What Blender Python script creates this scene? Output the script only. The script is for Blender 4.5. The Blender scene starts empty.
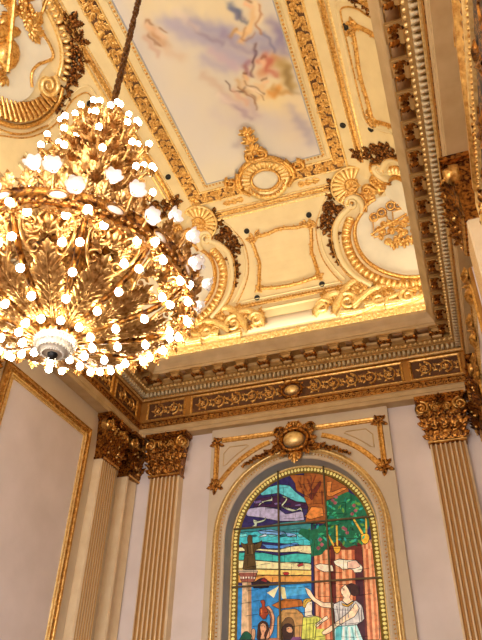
import bpy, math, random
import numpy as np
random.seed(7); rng = np.random.default_rng(7)
PI = math.pi
scene = bpy.context.scene
COL = scene.collection
# ---------------------------------------------------------------- room numbers (metres, camera eye at the origin)
XC = -2.67                      # room axis
XL, XR, YE, YB = -5.88, .54, 10.0, -3.76          # architrave faces
FLOOR = -1.6
CL, CR, CE, CB = -5.97, .63, 10.1, -3.86          # cove springing
CA, CBZ, ZS = 2.0, 3.0, 7.25
ZTOP = ZS + CBZ
WL, WR, WE, WB = -6.1, .76, 10.22, -3.98          # wall planes
EXPO = 0.15

# ---------------------------------------------------------------- materials
def srgb(c):
    c = [v/255 for v in c]
    return tuple((v/12.92 if v <= .04045 else ((v+.055)/1.055)**2.4) for v in c)
def mat(name, rgb, rough=.6, metal=0, noise=None, bump=None, emit=None, lin=False, alpha=None, trans=0, spec=None):
    m = bpy.data.materials.new(name); m.use_nodes = True
    nt = m.node_tree; N = nt.nodes; Lk = nt.links; b = N['Principled BSDF']
    c = tuple(rgb) if lin else srgb(rgb)
    b.inputs['Base Color'].default_value = (*c, 1)
    b.inputs['Roughness'].default_value = rough
    b.inputs['Metallic'].default_value = metal
    if spec is not None: b.inputs['Specular IOR Level'].default_value = spec
    if trans: b.inputs['Transmission Weight'].default_value = trans
    tc = N.new('ShaderNodeTexCoord')
    if noise:                       # (scale, second colour, lo, hi)
        n = N.new('ShaderNodeTexNoise'); n.inputs['Scale'].default_value = noise[0]; n.inputs['Detail'].default_value = 5
        Lk.new(tc.outputs['Object'], n.inputs['Vector'])
        r = N.new('ShaderNodeValToRGB'); r.color_ramp.elements[0].position = noise[2]; r.color_ramp.elements[1].position = noise[3]
        r.color_ramp.elements[0].color = (*srgb(noise[1]), 1); r.color_ramp.elements[1].color = (*c, 1)
        Lk.new(n.outputs['Fac'], r.inputs['Fac']); Lk.new(r.outputs['Color'], b.inputs['Base Color'])
    if bump:                        # (scale, strength, distance)
        n = N.new('ShaderNodeTexNoise'); n.inputs['Scale'].default_value = bump[0]; n.inputs['Detail'].default_value = 3
        Lk.new(tc.outputs['Object'], n.inputs['Vector'])
        bp = N.new('ShaderNodeBump'); bp.inputs['Strength'].default_value = bump[1]; bp.inputs['Distance'].default_value = bump[2]
        Lk.new(n.outputs['Fac'], bp.inputs['Height']); Lk.new(bp.outputs['Normal'], b.inputs['Normal'])
    if emit:
        b.inputs['Emission Color'].default_value = (*srgb(emit[0]), 1); b.inputs['Emission Strength'].default_value = emit[1]
    return m
M = {}
M['gold'] = mat('gilding', (234,190,112), .33, .85, noise=(24,(176,120,52),.32,.62), bump=(60,.5,.004))
M['gold_pale'] = mat('pale_gilding', (250,222,156), .36, .65, noise=(25,(222,180,104),.3,.6), bump=(50,.5,.003))
M['gold_dark'] = mat('bronzed_gilding', (186,124,52), .30, .85, noise=(24,(70,36,16),.38,.6), bump=(60,.6,.005))
M['chgold'] = mat('chandelier_gilding', (222,176,108), .33, .88, noise=(26,(150,98,44),.34,.6), bump=(70,.7,.004))
M['cream'] = mat('cream_plaster', (230,210,160), .55, 0, noise=(3,(220,198,148),.3,.7), bump=(30,.1,.002))
M['panel'] = mat('pale_panel_plaster', (224,216,192), .6, 0, noise=(3,(212,204,182),.3,.7))
M['stone'] = mat('rosy_plaster', (218,202,176), .7, 0, noise=(1.6,(206,190,164),.3,.7), bump=(20,.08,.002))
M['stone_pale'] = mat('pale_lilac_plaster', (236,224,220), .75, 0, noise=(1.3,(220,208,202),.3,.7), bump=(20,.08,.002))
M['shaft'] = mat('cream_pilaster_plaster', (232,210,172), .55, 0, noise=(5,(222,196,154),.3,.7))
M['cornice'] = mat('warm_cornice_plaster', (204,176,130), .6, 0, noise=(4,(186,156,110),.3,.7), bump=(30,.1,.002))
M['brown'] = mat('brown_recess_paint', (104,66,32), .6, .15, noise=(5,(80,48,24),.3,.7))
M['soffit'] = mat('tan_soffit_paint', (170,132,92), .6)
M['ochre'] = mat('ochre_gilded_band', (192,140,66), .45, .5, noise=(5,(168,116,52),.3,.7))
M['greyblue'] = mat('blue_grey_paint', (172,174,184), .6, 0, noise=(4,(158,160,170),.3,.7))
M['black'] = mat('black_metal', (14,12,12), .5, .2)
M['chain'] = mat('bronze_chain', (112,74,40), .4, .85)
M['iron'] = mat('window_bar_metal', (96,80,52), .5, .4)
M['floor'] = mat('parquet', (120,80,50), .35, 0, noise=(6,(96,60,36),.3,.7))
M['dental'] = mat('pale_dentil_paint', (210,190,148), .6)
M['bronze'] = mat('bronzed_berries', (150,96,42), .3, .85, noise=(24,(56,30,14),.4,.62))
M['crystal'] = mat('cut_crystal', (206,196,178), .12, 0, spec=.9)
M['wallgold'] = mat('gilt_groove_paint', (206,164,104), .5, .3)  # golden tan, darker than the shaft, for the flute grooves
M['porcelain'] = mat('porcelain_medallion', (246,226,206), .3, 0)
M['textile'] = mat('blue_black_bronze_weave', (28,34,48), .55, .2)
def textile_nodes(m):
    nt = m.node_tree; N = nt.nodes; Lk = nt.links; b = N['Principled BSDF']
    tc = N.new('ShaderNodeTexCoord'); n = N.new('ShaderNodeTexNoise'); n.inputs['Scale'].default_value = 9; n.inputs['Detail'].default_value = 4; n.inputs['Distortion'].default_value = 1.6
    Lk.new(tc.outputs['Object'], n.inputs['Vector'])
    r = N.new('ShaderNodeValToRGB'); e = r.color_ramp.elements
    e[0].position = .36; e[0].color = (*srgb((14,18,30)), 1); e[1].position = .47; e[1].color = (*srgb((34,44,60)), 1)
    for p, c in ((.52,(84,54,26)), (.57,(196,140,80)), (.6,(60,40,24)), (.68,(18,18,26))):
        x = e.new(p); x.color = (*srgb(c), 1)
    Lk.new(n.outputs['Fac'], r.inputs['Fac']); Lk.new(r.outputs['Color'], b.inputs['Base Color'])
textile_nodes(M['textile'])
def emis(name, rgb, st, gloss=False):
    m = bpy.data.materials.new(name); m.use_nodes = True; nt = m.node_tree; nt.nodes.clear()
    e = nt.nodes.new('ShaderNodeEmission'); o = nt.nodes.new('ShaderNodeOutputMaterial')
    e.inputs['Color'].default_value = (*srgb(rgb), 1); e.inputs['Strength'].default_value = st
    nt.links.new(e.outputs[0], o.inputs[0]); return m
M['bulb'] = emis('glowing_bulb', (255,241,214), 30)
def shade_mat():
    m = bpy.data.materials.new('frosted_petal_glass'); m.use_nodes = True; nt = m.node_tree; N = nt.nodes; N.clear(); Lk = nt.links
    d = N.new('ShaderNodeBsdfDiffuse'); d.inputs['Color'].default_value = (.8,.78,.8,1)
    t = N.new('ShaderNodeBsdfTranslucent'); t.inputs['Color'].default_value = (.82,.8,.84,1)
    mx = N.new('ShaderNodeMixShader'); mx.inputs[0].default_value = .6
    o = N.new('ShaderNodeOutputMaterial'); Lk.new(d.outputs[0], mx.inputs[1]); Lk.new(t.outputs[0], mx.inputs[2]); Lk.new(mx.outputs[0], o.inputs[0]); return m
M['petal'] = shade_mat(); M['bulb_soft'] = emis('soft_glowing_bulb', (255,240,218), 11)
M['tan_gold'] = mat('tan_gilded_cornice', (196,158,98), .5, .3, noise=(6,(166,126,70),.3,.7))
GL = {}
def glassmat(rgb):
    if rgb in GL: return GL[rgb]
    m = mat('stained_glass_%d_%d_%d' % rgb, rgb, .35, 0, noise=(14, tuple(int(v*.78) for v in rgb), .3, .62), spec=.2)
    nt = m.node_tree; b = nt.nodes['Principled BSDF']
    r = [n for n in nt.nodes if n.type == 'VALTORGB'][0]
    nt.links.new(r.outputs['Color'], b.inputs['Emission Color']); b.inputs['Emission Strength'].default_value = .5   # daylight behind the glass
    GL[rgb] = m; return m

# ---------------------------------------------------------------- mesh gathering
class G:
    """collects arrays of vertices and faces; build() links them as ONE mesh object"""
    def __init__(s): s.v = []; s.f = []; s.n = 0; s.mi = []
    def add(s, v, f, mi=0):
        v = np.asarray(v, float)
        s.v.append(v); s.f.extend([tuple(i+s.n for i in q) for q in f]); s.mi.extend([mi]*len(f)); s.n += len(v)
    def put(s, vf, p, rot=0, sc=1, mir=False, h=0, tilt=0, mi=0, hs=None):
        """place local (u,v,h) shape at p=(u,v), rotated in the plane"""
        v, f = vf; v = v.copy()
        if mir: v[:,0] *= -1; f = [q[::-1] for q in f]
        v = v*np.array([sc, sc, sc if hs is None else hs])
        if tilt:
            c, s_ = math.cos(tilt), math.sin(tilt); y = v[:,1]*c - v[:,2]*s_; z = v[:,1]*s_ + v[:,2]*c; v[:,1] = y; v[:,2] = z
        c, s_ = math.cos(rot), math.sin(rot)
        w = np.stack([v[:,0]*c - v[:,1]*s_ + p[0], v[:,0]*s_ + v[:,1]*c + p[1], v[:,2]+h], 1)
        s.add(w, f, mi)
    def merge(s, o, fn=None, flip=False):
        if not o.n: return
        v = np.concatenate(o.v); v = fn(v) if fn else v
        f = [q[::-1] for q in o.f] if flip else o.f
        s.v.append(v); s.f.extend([tuple(i+s.n for i in q) for q in f]); s.mi.extend(o.mi); s.n += len(v)
    def build(s, name, mats, parent=None, warp=None, origin=None, smooth=True, flip=False):
        v = np.concatenate(s.v) if s.v else np.zeros((0,3))
        if warp: v = warp(v)
        if origin is not None: v = v - np.array(origin)
        me = bpy.data.meshes.new(name)
        f = [q[::-1] for q in s.f] if flip else s.f
        me.from_pydata(v.tolist(), [], f)
        if not isinstance(mats, (list, tuple)): mats = [mats]
        for m in mats: me.materials.append(m if not isinstance(m, str) else M[m])
        if len(mats) > 1: me.polygons.foreach_set('material_index', s.mi)
        if smooth: me.polygons.foreach_set('use_smooth', [True]*len(me.polygons))
        me.update()
        o = bpy.data.objects.new(name, me); COL.objects.link(o)
        if parent is not None: o.parent = parent
        if origin is not None and parent is None: o.location = origin
        return o
def tag(o, label=None, cat=None, group=None, kind=None):
    if label: o['label'] = label
    if cat: o['category'] = cat
    if group: o['group'] = group
    if kind: o['kind'] = kind
    return o
def thing(name, label, cat, loc, group=None):
    o = bpy.data.objects.new(name, None); COL.objects.link(o); o.location = loc; o.empty_display_size = .1
    return tag(o, label, cat, group)
def copytree(o, parent=None):
    c = o.copy(); COL.objects.link(c)
    if parent is not None: c.parent = parent
    for ch in list(o.children): copytree(ch, c)
    return c
def structure(o): o['kind'] = 'structure'; return o

# ---------------------------------------------------------------- basic shapes, all (verts, faces)
def box(x0, y0, z0, x1, y1, z1):
    v = [(x0,y0,z0),(x1,y0,z0),(x1,y1,z0),(x0,y1,z0),(x0,y0,z1),(x1,y0,z1),(x1,y1,z1),(x0,y1,z1)]
    return np.array(v, float), [(0,3,2,1),(4,5,6,7),(0,1,5,4),(1,2,6,5),(2,3,7,6),(3,0,4,7)]
def lathe(prof, n=24, a0=0, a1=2*PI):
    full = abs(a1-a0-2*PI) < 1e-6; k = n if full else n+1
    v = [(r*math.cos(a0+(a1-a0)*i/n), r*math.sin(a0+(a1-a0)*i/n), z) for r, z in prof for i in range(k)]
    f = []
    for j in range(len(prof)-1):
        for i in range(n):
            i2 = (i+1) % k
            f.append((j*k+i, j*k+i2, (j+1)*k+i2, (j+1)*k+i))
    return np.array(v, float), f
def sphere(r=1, n=8, m=6, half=False, sx=1, sy=1, sz=1):
    a0 = 0 if half else -PI/2
    prof = [(r*math.cos(a0+(PI/2-a0)*j/m), r*math.sin(a0+(PI/2-a0)*j/m)) for j in range(m+1)]
    v, f = lathe(prof, n); return v*np.array([sx,sy,sz]), f
DOME = sphere(1, 8, 3, True)
BALL = sphere(1, 8, 6)
BIGBALL = sphere(1, 12, 8)
def petal(L=1, W=.5, Hh=.2, curl=0.):
    v = [(0,0,0),(-W*.42,.3*L,0),(0,.28*L,Hh*.8),(W*.42,.3*L,0),(-W*.5,.6*L,.1*Hh),(0,.6*L,Hh+curl*.4),(W*.5,.6*L,.1*Hh),(0,L,.15*Hh+curl),(-W*.3,.85*L,.1*Hh+curl*.5),(W*.3,.85*L,.1*Hh+curl*.5)]
    f = [(0,2,1),(0,3,2),(1,2,5,4),(2,3,6,5),(4,5,8),(5,7,8),(5,6,9),(5,9,7)]
    return np.array(v, float), f
def compound(items):
    g = G()
    for vf, p, rot, sc in items: g.put(vf, p, rot, sc)
    return np.concatenate(g.v), g.f
PET = petal(1, .42, .22, .06)
ACAN = compound([(PET,(0,0),0,1.0),(PET,(0,.05),.75,.55),(PET,(0,.05),-.75,.55),(PET,(0,.28),.7,.5),(PET,(0,.28),-.7,.5),(PET,(0,.5),.6,.4),(PET,(0,.5),-.6,.4)])
ROSE = compound([(PET,(0,0),i*PI/3,1) for i in range(6)] + [(PET,(0,0),i*PI/3+.5,.6) for i in range(6)] + [(DOME,(0,0),0,.24)])
SPRIG = compound([(PET,(0,0),a,s) for a, s in ((0,1),(.6,.8),(-.6,.8),(1.2,.6),(-1.2,.6))])
def resample(pts, step=None, n=None):
    p = np.array(pts, float); d = np.r_[0, np.cumsum(np.hypot(*np.diff(p[:,:2], axis=0).T))]
    if n is None: n = max(2, int(round(d[-1]/step))+1)
    t = np.linspace(0, d[-1], n)
    return np.stack([np.interp(t, d, p[:,k]) for k in range(p.shape[1])], 1)
def smooth(pts, it=3, closed=False):
    p = np.array(pts, float)
    for _ in range(it):
        if closed: q = np.empty((2*len(p),2)); nx = np.roll(p,-1,0); q[0::2] = .75*p+.25*nx; q[1::2] = .25*p+.75*nx; p = q
        else:
            q = [p[0]]
            for a, b in zip(p[:-1], p[1:]): q += [.75*a+.25*b, .25*a+.75*b]
            q.append(p[-1]); p = np.array(q)
    return p
def tang(p, closed=False):
    if closed: t = np.roll(p,-1,0)-np.roll(p,1,0)
    else: t = np.gradient(p, axis=0)
    return t/np.maximum(np.linalg.norm(t, axis=1, keepdims=True), 1e-9)
def ribbon(pts, prof, closed=False, taper=None):
    """sweep a profile [(offset to the left of the path, height)] along (u,v) points"""
    p = np.array(pts, float)[:,:2]; t = tang(p, closed); nrm = np.stack([-t[:,1], t[:,0]], 1); k = len(prof); v = []
    for i in range(len(p)):
        s = taper(i/(len(p)-1)) if taper else 1
        for o, h in prof: v.append((p[i,0]+nrm[i,0]*o*s, p[i,1]+nrm[i,1]*o*s, h*s))
    f = []; n = len(p)
    for i in range(n if closed else n-1):
        j = (i+1) % n
        for q in range(k-1): f.append((i*k+q, j*k+q, j*k+q+1, i*k+q+1)[::-1])
    return np.array(v, float), f
def half(w, h, n=5): return [(w*math.cos(PI*i/n), h*math.sin(PI*i/n)) for i in range(n+1)][::-1]
def flat(w, h, b=.012): return [(-w,0),(-w+b*.3,h),(w-b*.3,h),(w,0)]
def spiral(r, turns=1.6, start=0, n=26, cw=1, tail=.12):
    return np.array([((r*(1-(1-tail)*i/n))*math.cos(start+cw*2*PI*turns*i/n), (r*(1-(1-tail)*i/n))*math.sin(start+cw*2*PI*turns*i/n)) for i in range(n+1)])
def scroll(g, p, r, w, h, start=0, cw=1, turns=1.6, mi=0, mir=False):
    s = spiral(r, turns, start, cw=cw)
    g.put(ribbon(s, half(w, h), taper=lambda t: 1-.45*t), p, mi=mi, mir=mir)
    g.put(DOME, p, 0, r*.22, mi=mi)
def leafband(g, pts, width, step=None, sc=None, mi=0, flower=None, closed=False):
    """gilded running leaves: alternate acanthus to each side of a stem, with flowers"""
    step = step or width*.5; q = resample(pts, step); t = tang(q)
    for i in range(len(q)):
        a = math.atan2(t[i,1], t[i,0])-PI/2; sgn = 1 if i % 2 else -1
        g.put(ACAN, q[i] - np.array(t[i])*width*.3, a+sgn*(.75+.25*math.sin(i*2.1)), (sc or width*.62)*(.9+.2*random.random()), hs=(sc or width*.6)*.9, mi=mi)
        if flower and i % flower == flower//2: g.put(ROSE, q[i], a, width*.36, hs=width*.5, mi=mi, h=.008)
def eggs(g, pts, step, w, l, h, mi=0, closed=False, ang=0):
    q = resample(pts, step); t = tang(q)
    for i in range(len(q)):
        a = math.atan2(t[i,1], t[i,0])+ang; v, f = DOME
        g.put((v*np.array([w, l, h]), f), q[i], a, 1, mi=mi)
def berries(g, p, R, n, r, mi=0, seed=0):
    rr = random.Random(seed+int(abs(p[0])*100))
    for i in range(n):
        a = rr.random()*6.28; d = R*math.sqrt(rr.random())
        g.put(BALL, (p[0]+d*math.cos(a), p[1]+d*math.sin(a)), 0, r*(.7+.6*rr.random()), h=r*.6+.03*rr.random()*(1-d/R), mi=mi)
def shell(g, p, R, a0, a1, n, h, mi=0, r0=.35):
    """fan of rounded ribs with a rolled rim"""
    for i in range(n):
        a = a0+(a1-a0)*(i+.5)/n; wd = R*abs(a1-a0)/n*.5
        seg = np.array([(math.cos(a)*R*r, math.sin(a)*R*r) for r in np.linspace(r0, 1, 5)])
        g.put(ribbon(seg, half(wd, h), taper=lambda t: .45+.55*t), p, mi=mi)
        g.put(DOME, (p[0]+math.cos(a)*R, p[1]+math.sin(a)*R), 0, wd*1.02, hs=h, mi=mi)
    rim = np.array([(math.cos(a)*R*1.14, math.sin(a)*R*1.14) for a in np.linspace(a0, a1, 20)])
    g.put(ribbon(rim, half(R*.07, h*.8)), p, mi=mi)
    rim = np.array([(math.cos(a)*R*r0, math.sin(a)*R*r0) for a in np.linspace(a0, a1, 14)])
    g.put(ribbon(rim, half(R*.06, h)), p, mi=mi)
def ccurl(g, pts, w, h, mi=0, r0=None, r1=None, s0=1, s1=1):
    """a stroke of moulding ending in volutes"""
    p = smooth(pts, 2); g.put(ribbon(p, half(w, h)), (0,0), mi=mi)
    t = tang(p)
    for end, r, s, pp, tt in ((0, r0, s0, p[0], -t[0]), (1, r1, s1, p[-1], t[-1])):
        if r:
            n = np.array([-tt[1], tt[0]])*s; c = pp+n*r
            a = math.atan2(*(pp-c)[::-1]); scroll(g, c, r, w*.9, h*1.1, a, s, 1.5, mi)

# ---------------------------------------------------------------- maps from local (u,v,h) to the room
_th = np.linspace(0, PI/2, 1201); _arc = np.r_[0, np.cumsum(np.hypot(np.diff(CA*np.cos(_th)), np.diff(CBZ*np.sin(_th))))]
ARC = _arc[-1]
def cove(w):
    """u along the wall, v arc length up the cove from its springing, h into the room"""
    def fn(P):
        u, a, h = P[:,0], P[:,1], P[:,2]
        th = np.interp(a, _arc, _th); over = np.maximum(a-ARC, 0); under = np.minimum(a, 0)
        out = CA*np.cos(th)-over; z = ZS+CBZ*np.sin(th)+under
        no, nz = np.cos(th)/CA, np.sin(th)/CBZ; l = np.hypot(no, nz); out = out-h*no/l; z = z-h*nz/l
        if w == 'E': return np.stack([u, CE-CA+out, z], 1)
        if w == 'B': return np.stack([u, CB+CA-out, z], 1)
        if w == 'L': return np.stack([CL+CA-out, u, z], 1)
        if w == 'R': return np.stack([CR-CA+out, u, z], 1)
    return fn
def wall(w, plane):
    def fn(P):
        u, v, h = P[:,0], P[:,1], P[:,2]
        if w == 'E': return np.stack([u, plane-h, v], 1)
        if w == 'B': return np.stack([u, plane+h, v], 1)
        if w == 'L': return np.stack([plane+h, u, v], 1)
        if w == 'R': return np.stack([plane-h, u, v], 1)
    return fn
def mitre_right(P):       # mirror a shape on the end cove across the right-hand corner's diagonal
    q = P.copy(); q[:,0] = P[:,1]-(CE-CA)+(CR-CA); q[:,1] = P[:,0]-(CR-CA)+(CE-CA); return q
def mirror_x(P): q = P.copy(); q[:,0] = 2*XC-q[:,0]; return q

GLASS=[('sky_glass',(96,192,194),[(-3.423,4.18),(-3.26,4.29),(-3.065,4.317),(-2.873,4.279),(-2.751,4.139),(-2.629,4.032),(-2.477,3.985),(-2.48,3.909),(-2.756,3.968),(-3.068,4.157),(-3.391,4.144)]),
('sky_glass',(66,34,66),[(-3.488,4.091),(-3.101,4.113),(-2.756,3.968),(-2.482,3.879),(-2.486,3.797),(-2.76,3.861),(-3.072,3.892),(-3.552,3.956)]),
('sky_glass',(178,166,190),[(-3.715,3.925),(-3.39,3.939),(-3.073,3.861),(-2.949,3.758),(-2.639,3.788),(-2.616,3.607),(-3.076,3.649),(-3.39,3.739),(-3.68,3.797)]),
('sky_glass',(200,205,170),[(-3.04,3.92),(-2.931,3.878),(-2.761,3.815),(-2.667,3.867),(-2.64,3.758),(-2.684,3.817),(-2.824,3.791),(-2.947,3.843)]),
('sky_glass',(200,205,170),[(-3.213,4.157),(-3.182,4.027),(-3.391,4.002),(-3.455,3.946),(-3.468,3.963),(-3.407,4.035),(-3.213,4.062)]),
('sky_glass',(200,205,170),[(-3.005,4.103),(-2.895,4.044),(-2.944,3.972),(-3.015,3.902),(-3.04,3.92),(-2.975,3.991),(-2.927,4.032),(-3.012,4.079)]),
('sky_glass',(190,200,170),[(-3.55,3.724),(-3.454,3.684),(-3.343,3.704),(-3.311,3.747),(-3.301,3.7),(-3.374,3.662),(-3.501,3.643),(-3.469,3.589),(-3.596,3.6),(-3.517,3.623),(-3.556,3.678)]),
('sky_glass',(62,134,134),[(-3.901,3.558),(-3.39,3.573),(-3.076,3.619),(-2.768,3.621),(-2.494,3.625),(-2.505,3.393),(-2.774,3.43),(-3.018,3.437),(-3.39,3.504),(-3.9,3.512)]),
('sky_glass',(74,190,196),[(-3.932,3.524),(-3.39,3.504),(-2.504,3.407),(-2.515,3.18),(-3.082,3.268),(-3.39,3.316),(-3.925,3.292)]),
('sky_glass',(122,172,216),[(-3.484,3.521),(-3.233,3.52),(-2.987,3.449),(-2.775,3.401),(-2.747,3.341),(-3.08,3.398),(-3.421,3.457)]),
('sky_glass',(84,140,205),[(-3.39,3.278),(-3.083,3.225),(-2.779,3.258),(-2.721,3.225),(-2.993,3.17),(-3.297,3.193)]),
('sky_glass',(235,220,165),[(-3.957,3.28),(-3.545,3.218),(-3.084,3.154),(-2.932,3.199),(-2.514,3.194),(-2.521,3.042),(-2.784,3.104),(-3.084,3.112),(-3.451,3.172),(-3.954,3.193)]),
('sky_glass',(66,182,168),[(-3.953,3.178),(-3.389,3.136),(-3.085,3.056),(-2.785,3.076),(-2.521,3.042),(-2.529,2.892),(-2.79,2.938),(-3.087,2.945),(-3.512,3.023),(-3.949,3.043)]),
('sky_glass',(240,225,165),[(-3.949,3.043),(-3.512,3.011),(-2.529,2.892),(-2.534,2.784),(-3.944,2.9)]),
('sky_glass',(242,206,112),[(-3.944,2.906),(-2.534,2.789),(-2.538,2.699),(-3.941,2.794)]),
('sky_glass',(228,156,76),[(-3.941,2.8),(-2.538,2.704),(-2.542,2.604),(-3.937,2.669)]),
('sea_glass',(52,134,192),[(-3.966,2.625),(-2.542,2.604),(-2.583,1.753),(-3.937,1.799)]),
('sea_glass',(80,170,214),[(-2.976,2.558),(-2.687,2.568),(-2.579,2.431),(-2.98,2.401)]),
('sky_glass',(190,50,50),[(-3.03,2.776),(-2.956,2.79),(-2.898,2.768),(-2.943,2.73),(-3.016,2.748)]),
('sky_glass',(170,60,60),[(-2.777,2.882),(-2.673,2.929),(-2.66,2.874),(-2.749,2.853)]),
('hill_glass',(52,32,42),[(-3.554,2.646),(-3.389,2.726),(-3.234,2.64),(-3.27,2.557),(-3.553,2.565)]),
('hill_glass',(150,36,40),[(-3.404,2.678),(-3.353,2.729),(-3.293,2.685),(-3.314,2.645)]),
('boat_glass',(240,226,172),[(-3.3,2.479),(-3.093,2.573),(-3.183,2.394)]),
('boat_glass',(236,216,150),[(-3.07,2.564),(-2.991,2.541),(-2.966,2.362),(-3.044,2.379)]),
('boat_glass',(186,106,42),[(-3.219,2.284),(-3.009,2.369),(-2.718,2.349),(-2.683,2.245),(-3.098,2.22)]),
('building_glass',(196,146,84),[(-3.129,2.089),(-3.041,2.207),(-2.813,2.214),(-2.69,2.12),(-2.691,1.757),(-3.133,1.772)]),
('building_glass',(120,84,48),[(-3.051,2.011),(-2.972,2.095),(-2.874,2.078),(-2.843,1.978),(-2.85,1.762),(-3.055,1.769)]),
('pedestal_glass',(216,178,134),[(-3.734,2.682),(-3.576,2.672),(-3.553,1.786),(-3.738,1.792)]),
('pedestal_glass',(150,86,70),[(-3.812,2.852),(-3.462,2.829),(-3.486,2.765),(-3.521,2.658),(-3.752,2.672),(-3.785,2.784)]),
('pedestal_glass',(206,180,150),[(-3.819,2.875),(-3.456,2.851),(-3.462,2.807),(-3.811,2.83)]),
('statue_glass',(88,66,38),[(-3.773,3.338),(-3.703,3.289),(-3.646,3.308),(-3.66,3.403),(-3.636,3.454),(-3.579,3.443),(-3.559,3.389),(-3.571,3.322),(-3.514,3.274),(-3.374,3.344),(-3.402,3.221),(-3.519,3.173),(-3.519,3.103),(-3.486,2.853),(-3.732,2.869),(-3.7,3.145),(-3.688,3.2),(-3.765,3.265)]),
('jug_glass',(156,62,34),[(-3.423,2.243),(-3.374,2.266),(-3.388,2.319),(-3.418,2.359),(-3.344,2.376),(-3.324,2.316),(-3.336,2.264),(-3.283,2.236),(-3.272,2.146),(-3.347,2.061),(-3.429,2.141)]),
('bearer_woman_glass',(78,42,28),[(-3.446,2.003),(-3.388,2.063),(-3.296,2.034),(-3.256,1.92),(-3.263,1.776),(-3.473,1.783)]),
('bearer_woman_glass',(222,158,116),[(-3.411,2.001),(-3.359,2.029),(-3.307,1.997),(-3.302,1.922),(-3.348,1.86),(-3.325,1.778),(-3.422,1.782),(-3.388,1.861),(-3.416,1.927)]),
('bearer_woman_glass',(222,158,116),[(-3.312,2.263),(-3.271,2.279),(-3.208,2.215),(-3.163,2.091),(-3.194,1.893),(-3.274,1.777),(-3.325,1.778),(-3.245,1.969),(-3.238,2.107),(-3.283,2.185)]),
('bearded_man_glass',(64,36,28),[(-3.053,1.913),(-3.017,1.985),(-2.918,2.001),(-2.864,1.954),(-2.859,1.832),(-2.905,1.764),(-3.022,1.768)]),
('bearded_man_glass',(214,156,112),[(-2.976,1.939),(-2.9,1.961),(-2.868,1.91),(-2.869,1.862),(-2.931,1.859),(-2.975,1.88)]),
('green_shrub_glass',(30,84,60),[(-3.762,1.793),(-3.706,1.888),(-3.648,1.923),(-3.56,1.858),(-3.53,1.785)]),
('green_shrub_glass',(210,160,120),[(-3.561,1.932),(-3.509,1.955),(-3.488,1.905),(-3.502,1.784),(-3.559,1.786)]),
('beam_glass',(160,88,40),[(-2.868,4.472),(-2.456,4.423),(-2.477,3.985),(-2.75,4.17),(-2.761,4.298)]),
('beam_glass',(160,88,40),[(-2.588,4.471),(-2.228,4.435),(-1.821,4.13),(-1.794,4.029),(-2.197,3.925),(-2.252,3.529),(-2.61,3.562),(-2.537,3.839),(-2.606,4.029)]),
('beam_glass',(222,134,62),[(-2.605,3.68),(-2.475,3.848),(-2.28,3.807),(-2.268,3.663),(-2.516,3.621)]),
('beam_glass',(104,44,36),[(-2.527,4.052),(-2.297,4.309),(-2.27,4.242),(-2.471,3.938)]),
('beam_glass',(214,128,60),[(-2.176,4.263),(-2.084,4.268),(-2.128,4.056),(-1.881,4.136),(-1.824,4.099),(-2.133,3.98),(-2.198,4.017)]),
('portico_column_glass',(104,40,34),[(-2.444,3.273),(-1.528,3.225),(-1.446,2.95),(-1.529,1.717),(-2.522,1.751),(-2.485,3.027)]),
('portico_column_glass',(232,158,108),[(-2.467,3.107),(-2.421,3.104),(-2.455,1.749),(-2.497,1.75)]),
('portico_column_glass',(196,104,62),[(-2.421,3.104),(-2.375,3.1),(-2.412,1.747),(-2.455,1.749)]),
('portico_column_glass',(240,176,124),[(-2.375,3.1),(-2.329,3.097),(-2.37,1.746),(-2.412,1.747)]),
('portico_column_glass',(208,120,72),[(-2.329,3.097),(-2.283,3.093),(-2.328,1.744),(-2.37,1.746)]),
('portico_column_glass',(236,164,112),[(-2.283,3.093),(-2.238,3.09),(-2.286,1.743),(-2.328,1.744)]),
('portico_column_glass',(184,92,56),[(-2.238,3.09),(-2.192,3.086),(-2.244,1.741),(-2.286,1.743)]),
('portico_column_glass',(232,158,108),[(-2.112,3.08),(-2.058,3.076),(-2.12,1.737),(-2.17,1.739)]),
('portico_column_glass',(196,104,62),[(-2.058,3.076),(-2.004,3.072),(-2.07,1.736),(-2.12,1.737)]),
('portico_column_glass',(240,176,124),[(-2.004,3.072),(-1.951,3.068),(-2.02,1.734),(-2.07,1.736)]),
('portico_column_glass',(208,120,72),[(-1.951,3.068),(-1.897,3.064),(-1.971,1.732),(-2.02,1.734)]),
('portico_column_glass',(236,164,112),[(-1.897,3.064),(-1.844,3.059),(-1.921,1.73),(-1.971,1.732)]),
('portico_column_glass',(184,92,56),[(-1.844,3.059),(-1.791,3.055),(-1.872,1.729),(-1.921,1.73)]),
('portico_column_glass',(232,158,108),[(-1.664,3.209),(-1.632,3.206),(-1.633,2.964),(-1.665,2.966)]),
('portico_column_glass',(196,104,62),[(-1.632,3.206),(-1.599,3.204),(-1.601,2.962),(-1.633,2.964)]),
('portico_column_glass',(240,176,124),[(-1.599,3.204),(-1.567,3.201),(-1.569,2.959),(-1.601,2.962)]),
('portico_column_glass',(208,120,72),[(-1.567,3.201),(-1.534,3.198),(-1.537,2.957),(-1.569,2.959)]),
('portico_column_glass',(236,164,112),[(-1.534,3.198),(-1.502,3.196),(-1.505,2.954),(-1.537,2.957)]),
('portico_column_glass',(184,92,56),[(-1.502,3.196),(-1.47,3.193),(-1.473,2.952),(-1.505,2.954)]),
('portico_column_glass',(232,158,108),[(-1.656,3.059),(-1.614,3.055),(-1.668,1.722),(-1.707,1.723)]),
('portico_column_glass',(196,104,62),[(-1.614,3.055),(-1.571,3.052),(-1.629,1.72),(-1.668,1.722)]),
('portico_column_glass',(240,176,124),[(-1.571,3.052),(-1.529,3.049),(-1.59,1.719),(-1.629,1.72)]),
('portico_column_glass',(208,120,72),[(-1.529,3.049),(-1.487,3.046),(-1.551,1.718),(-1.59,1.719)]),
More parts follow.
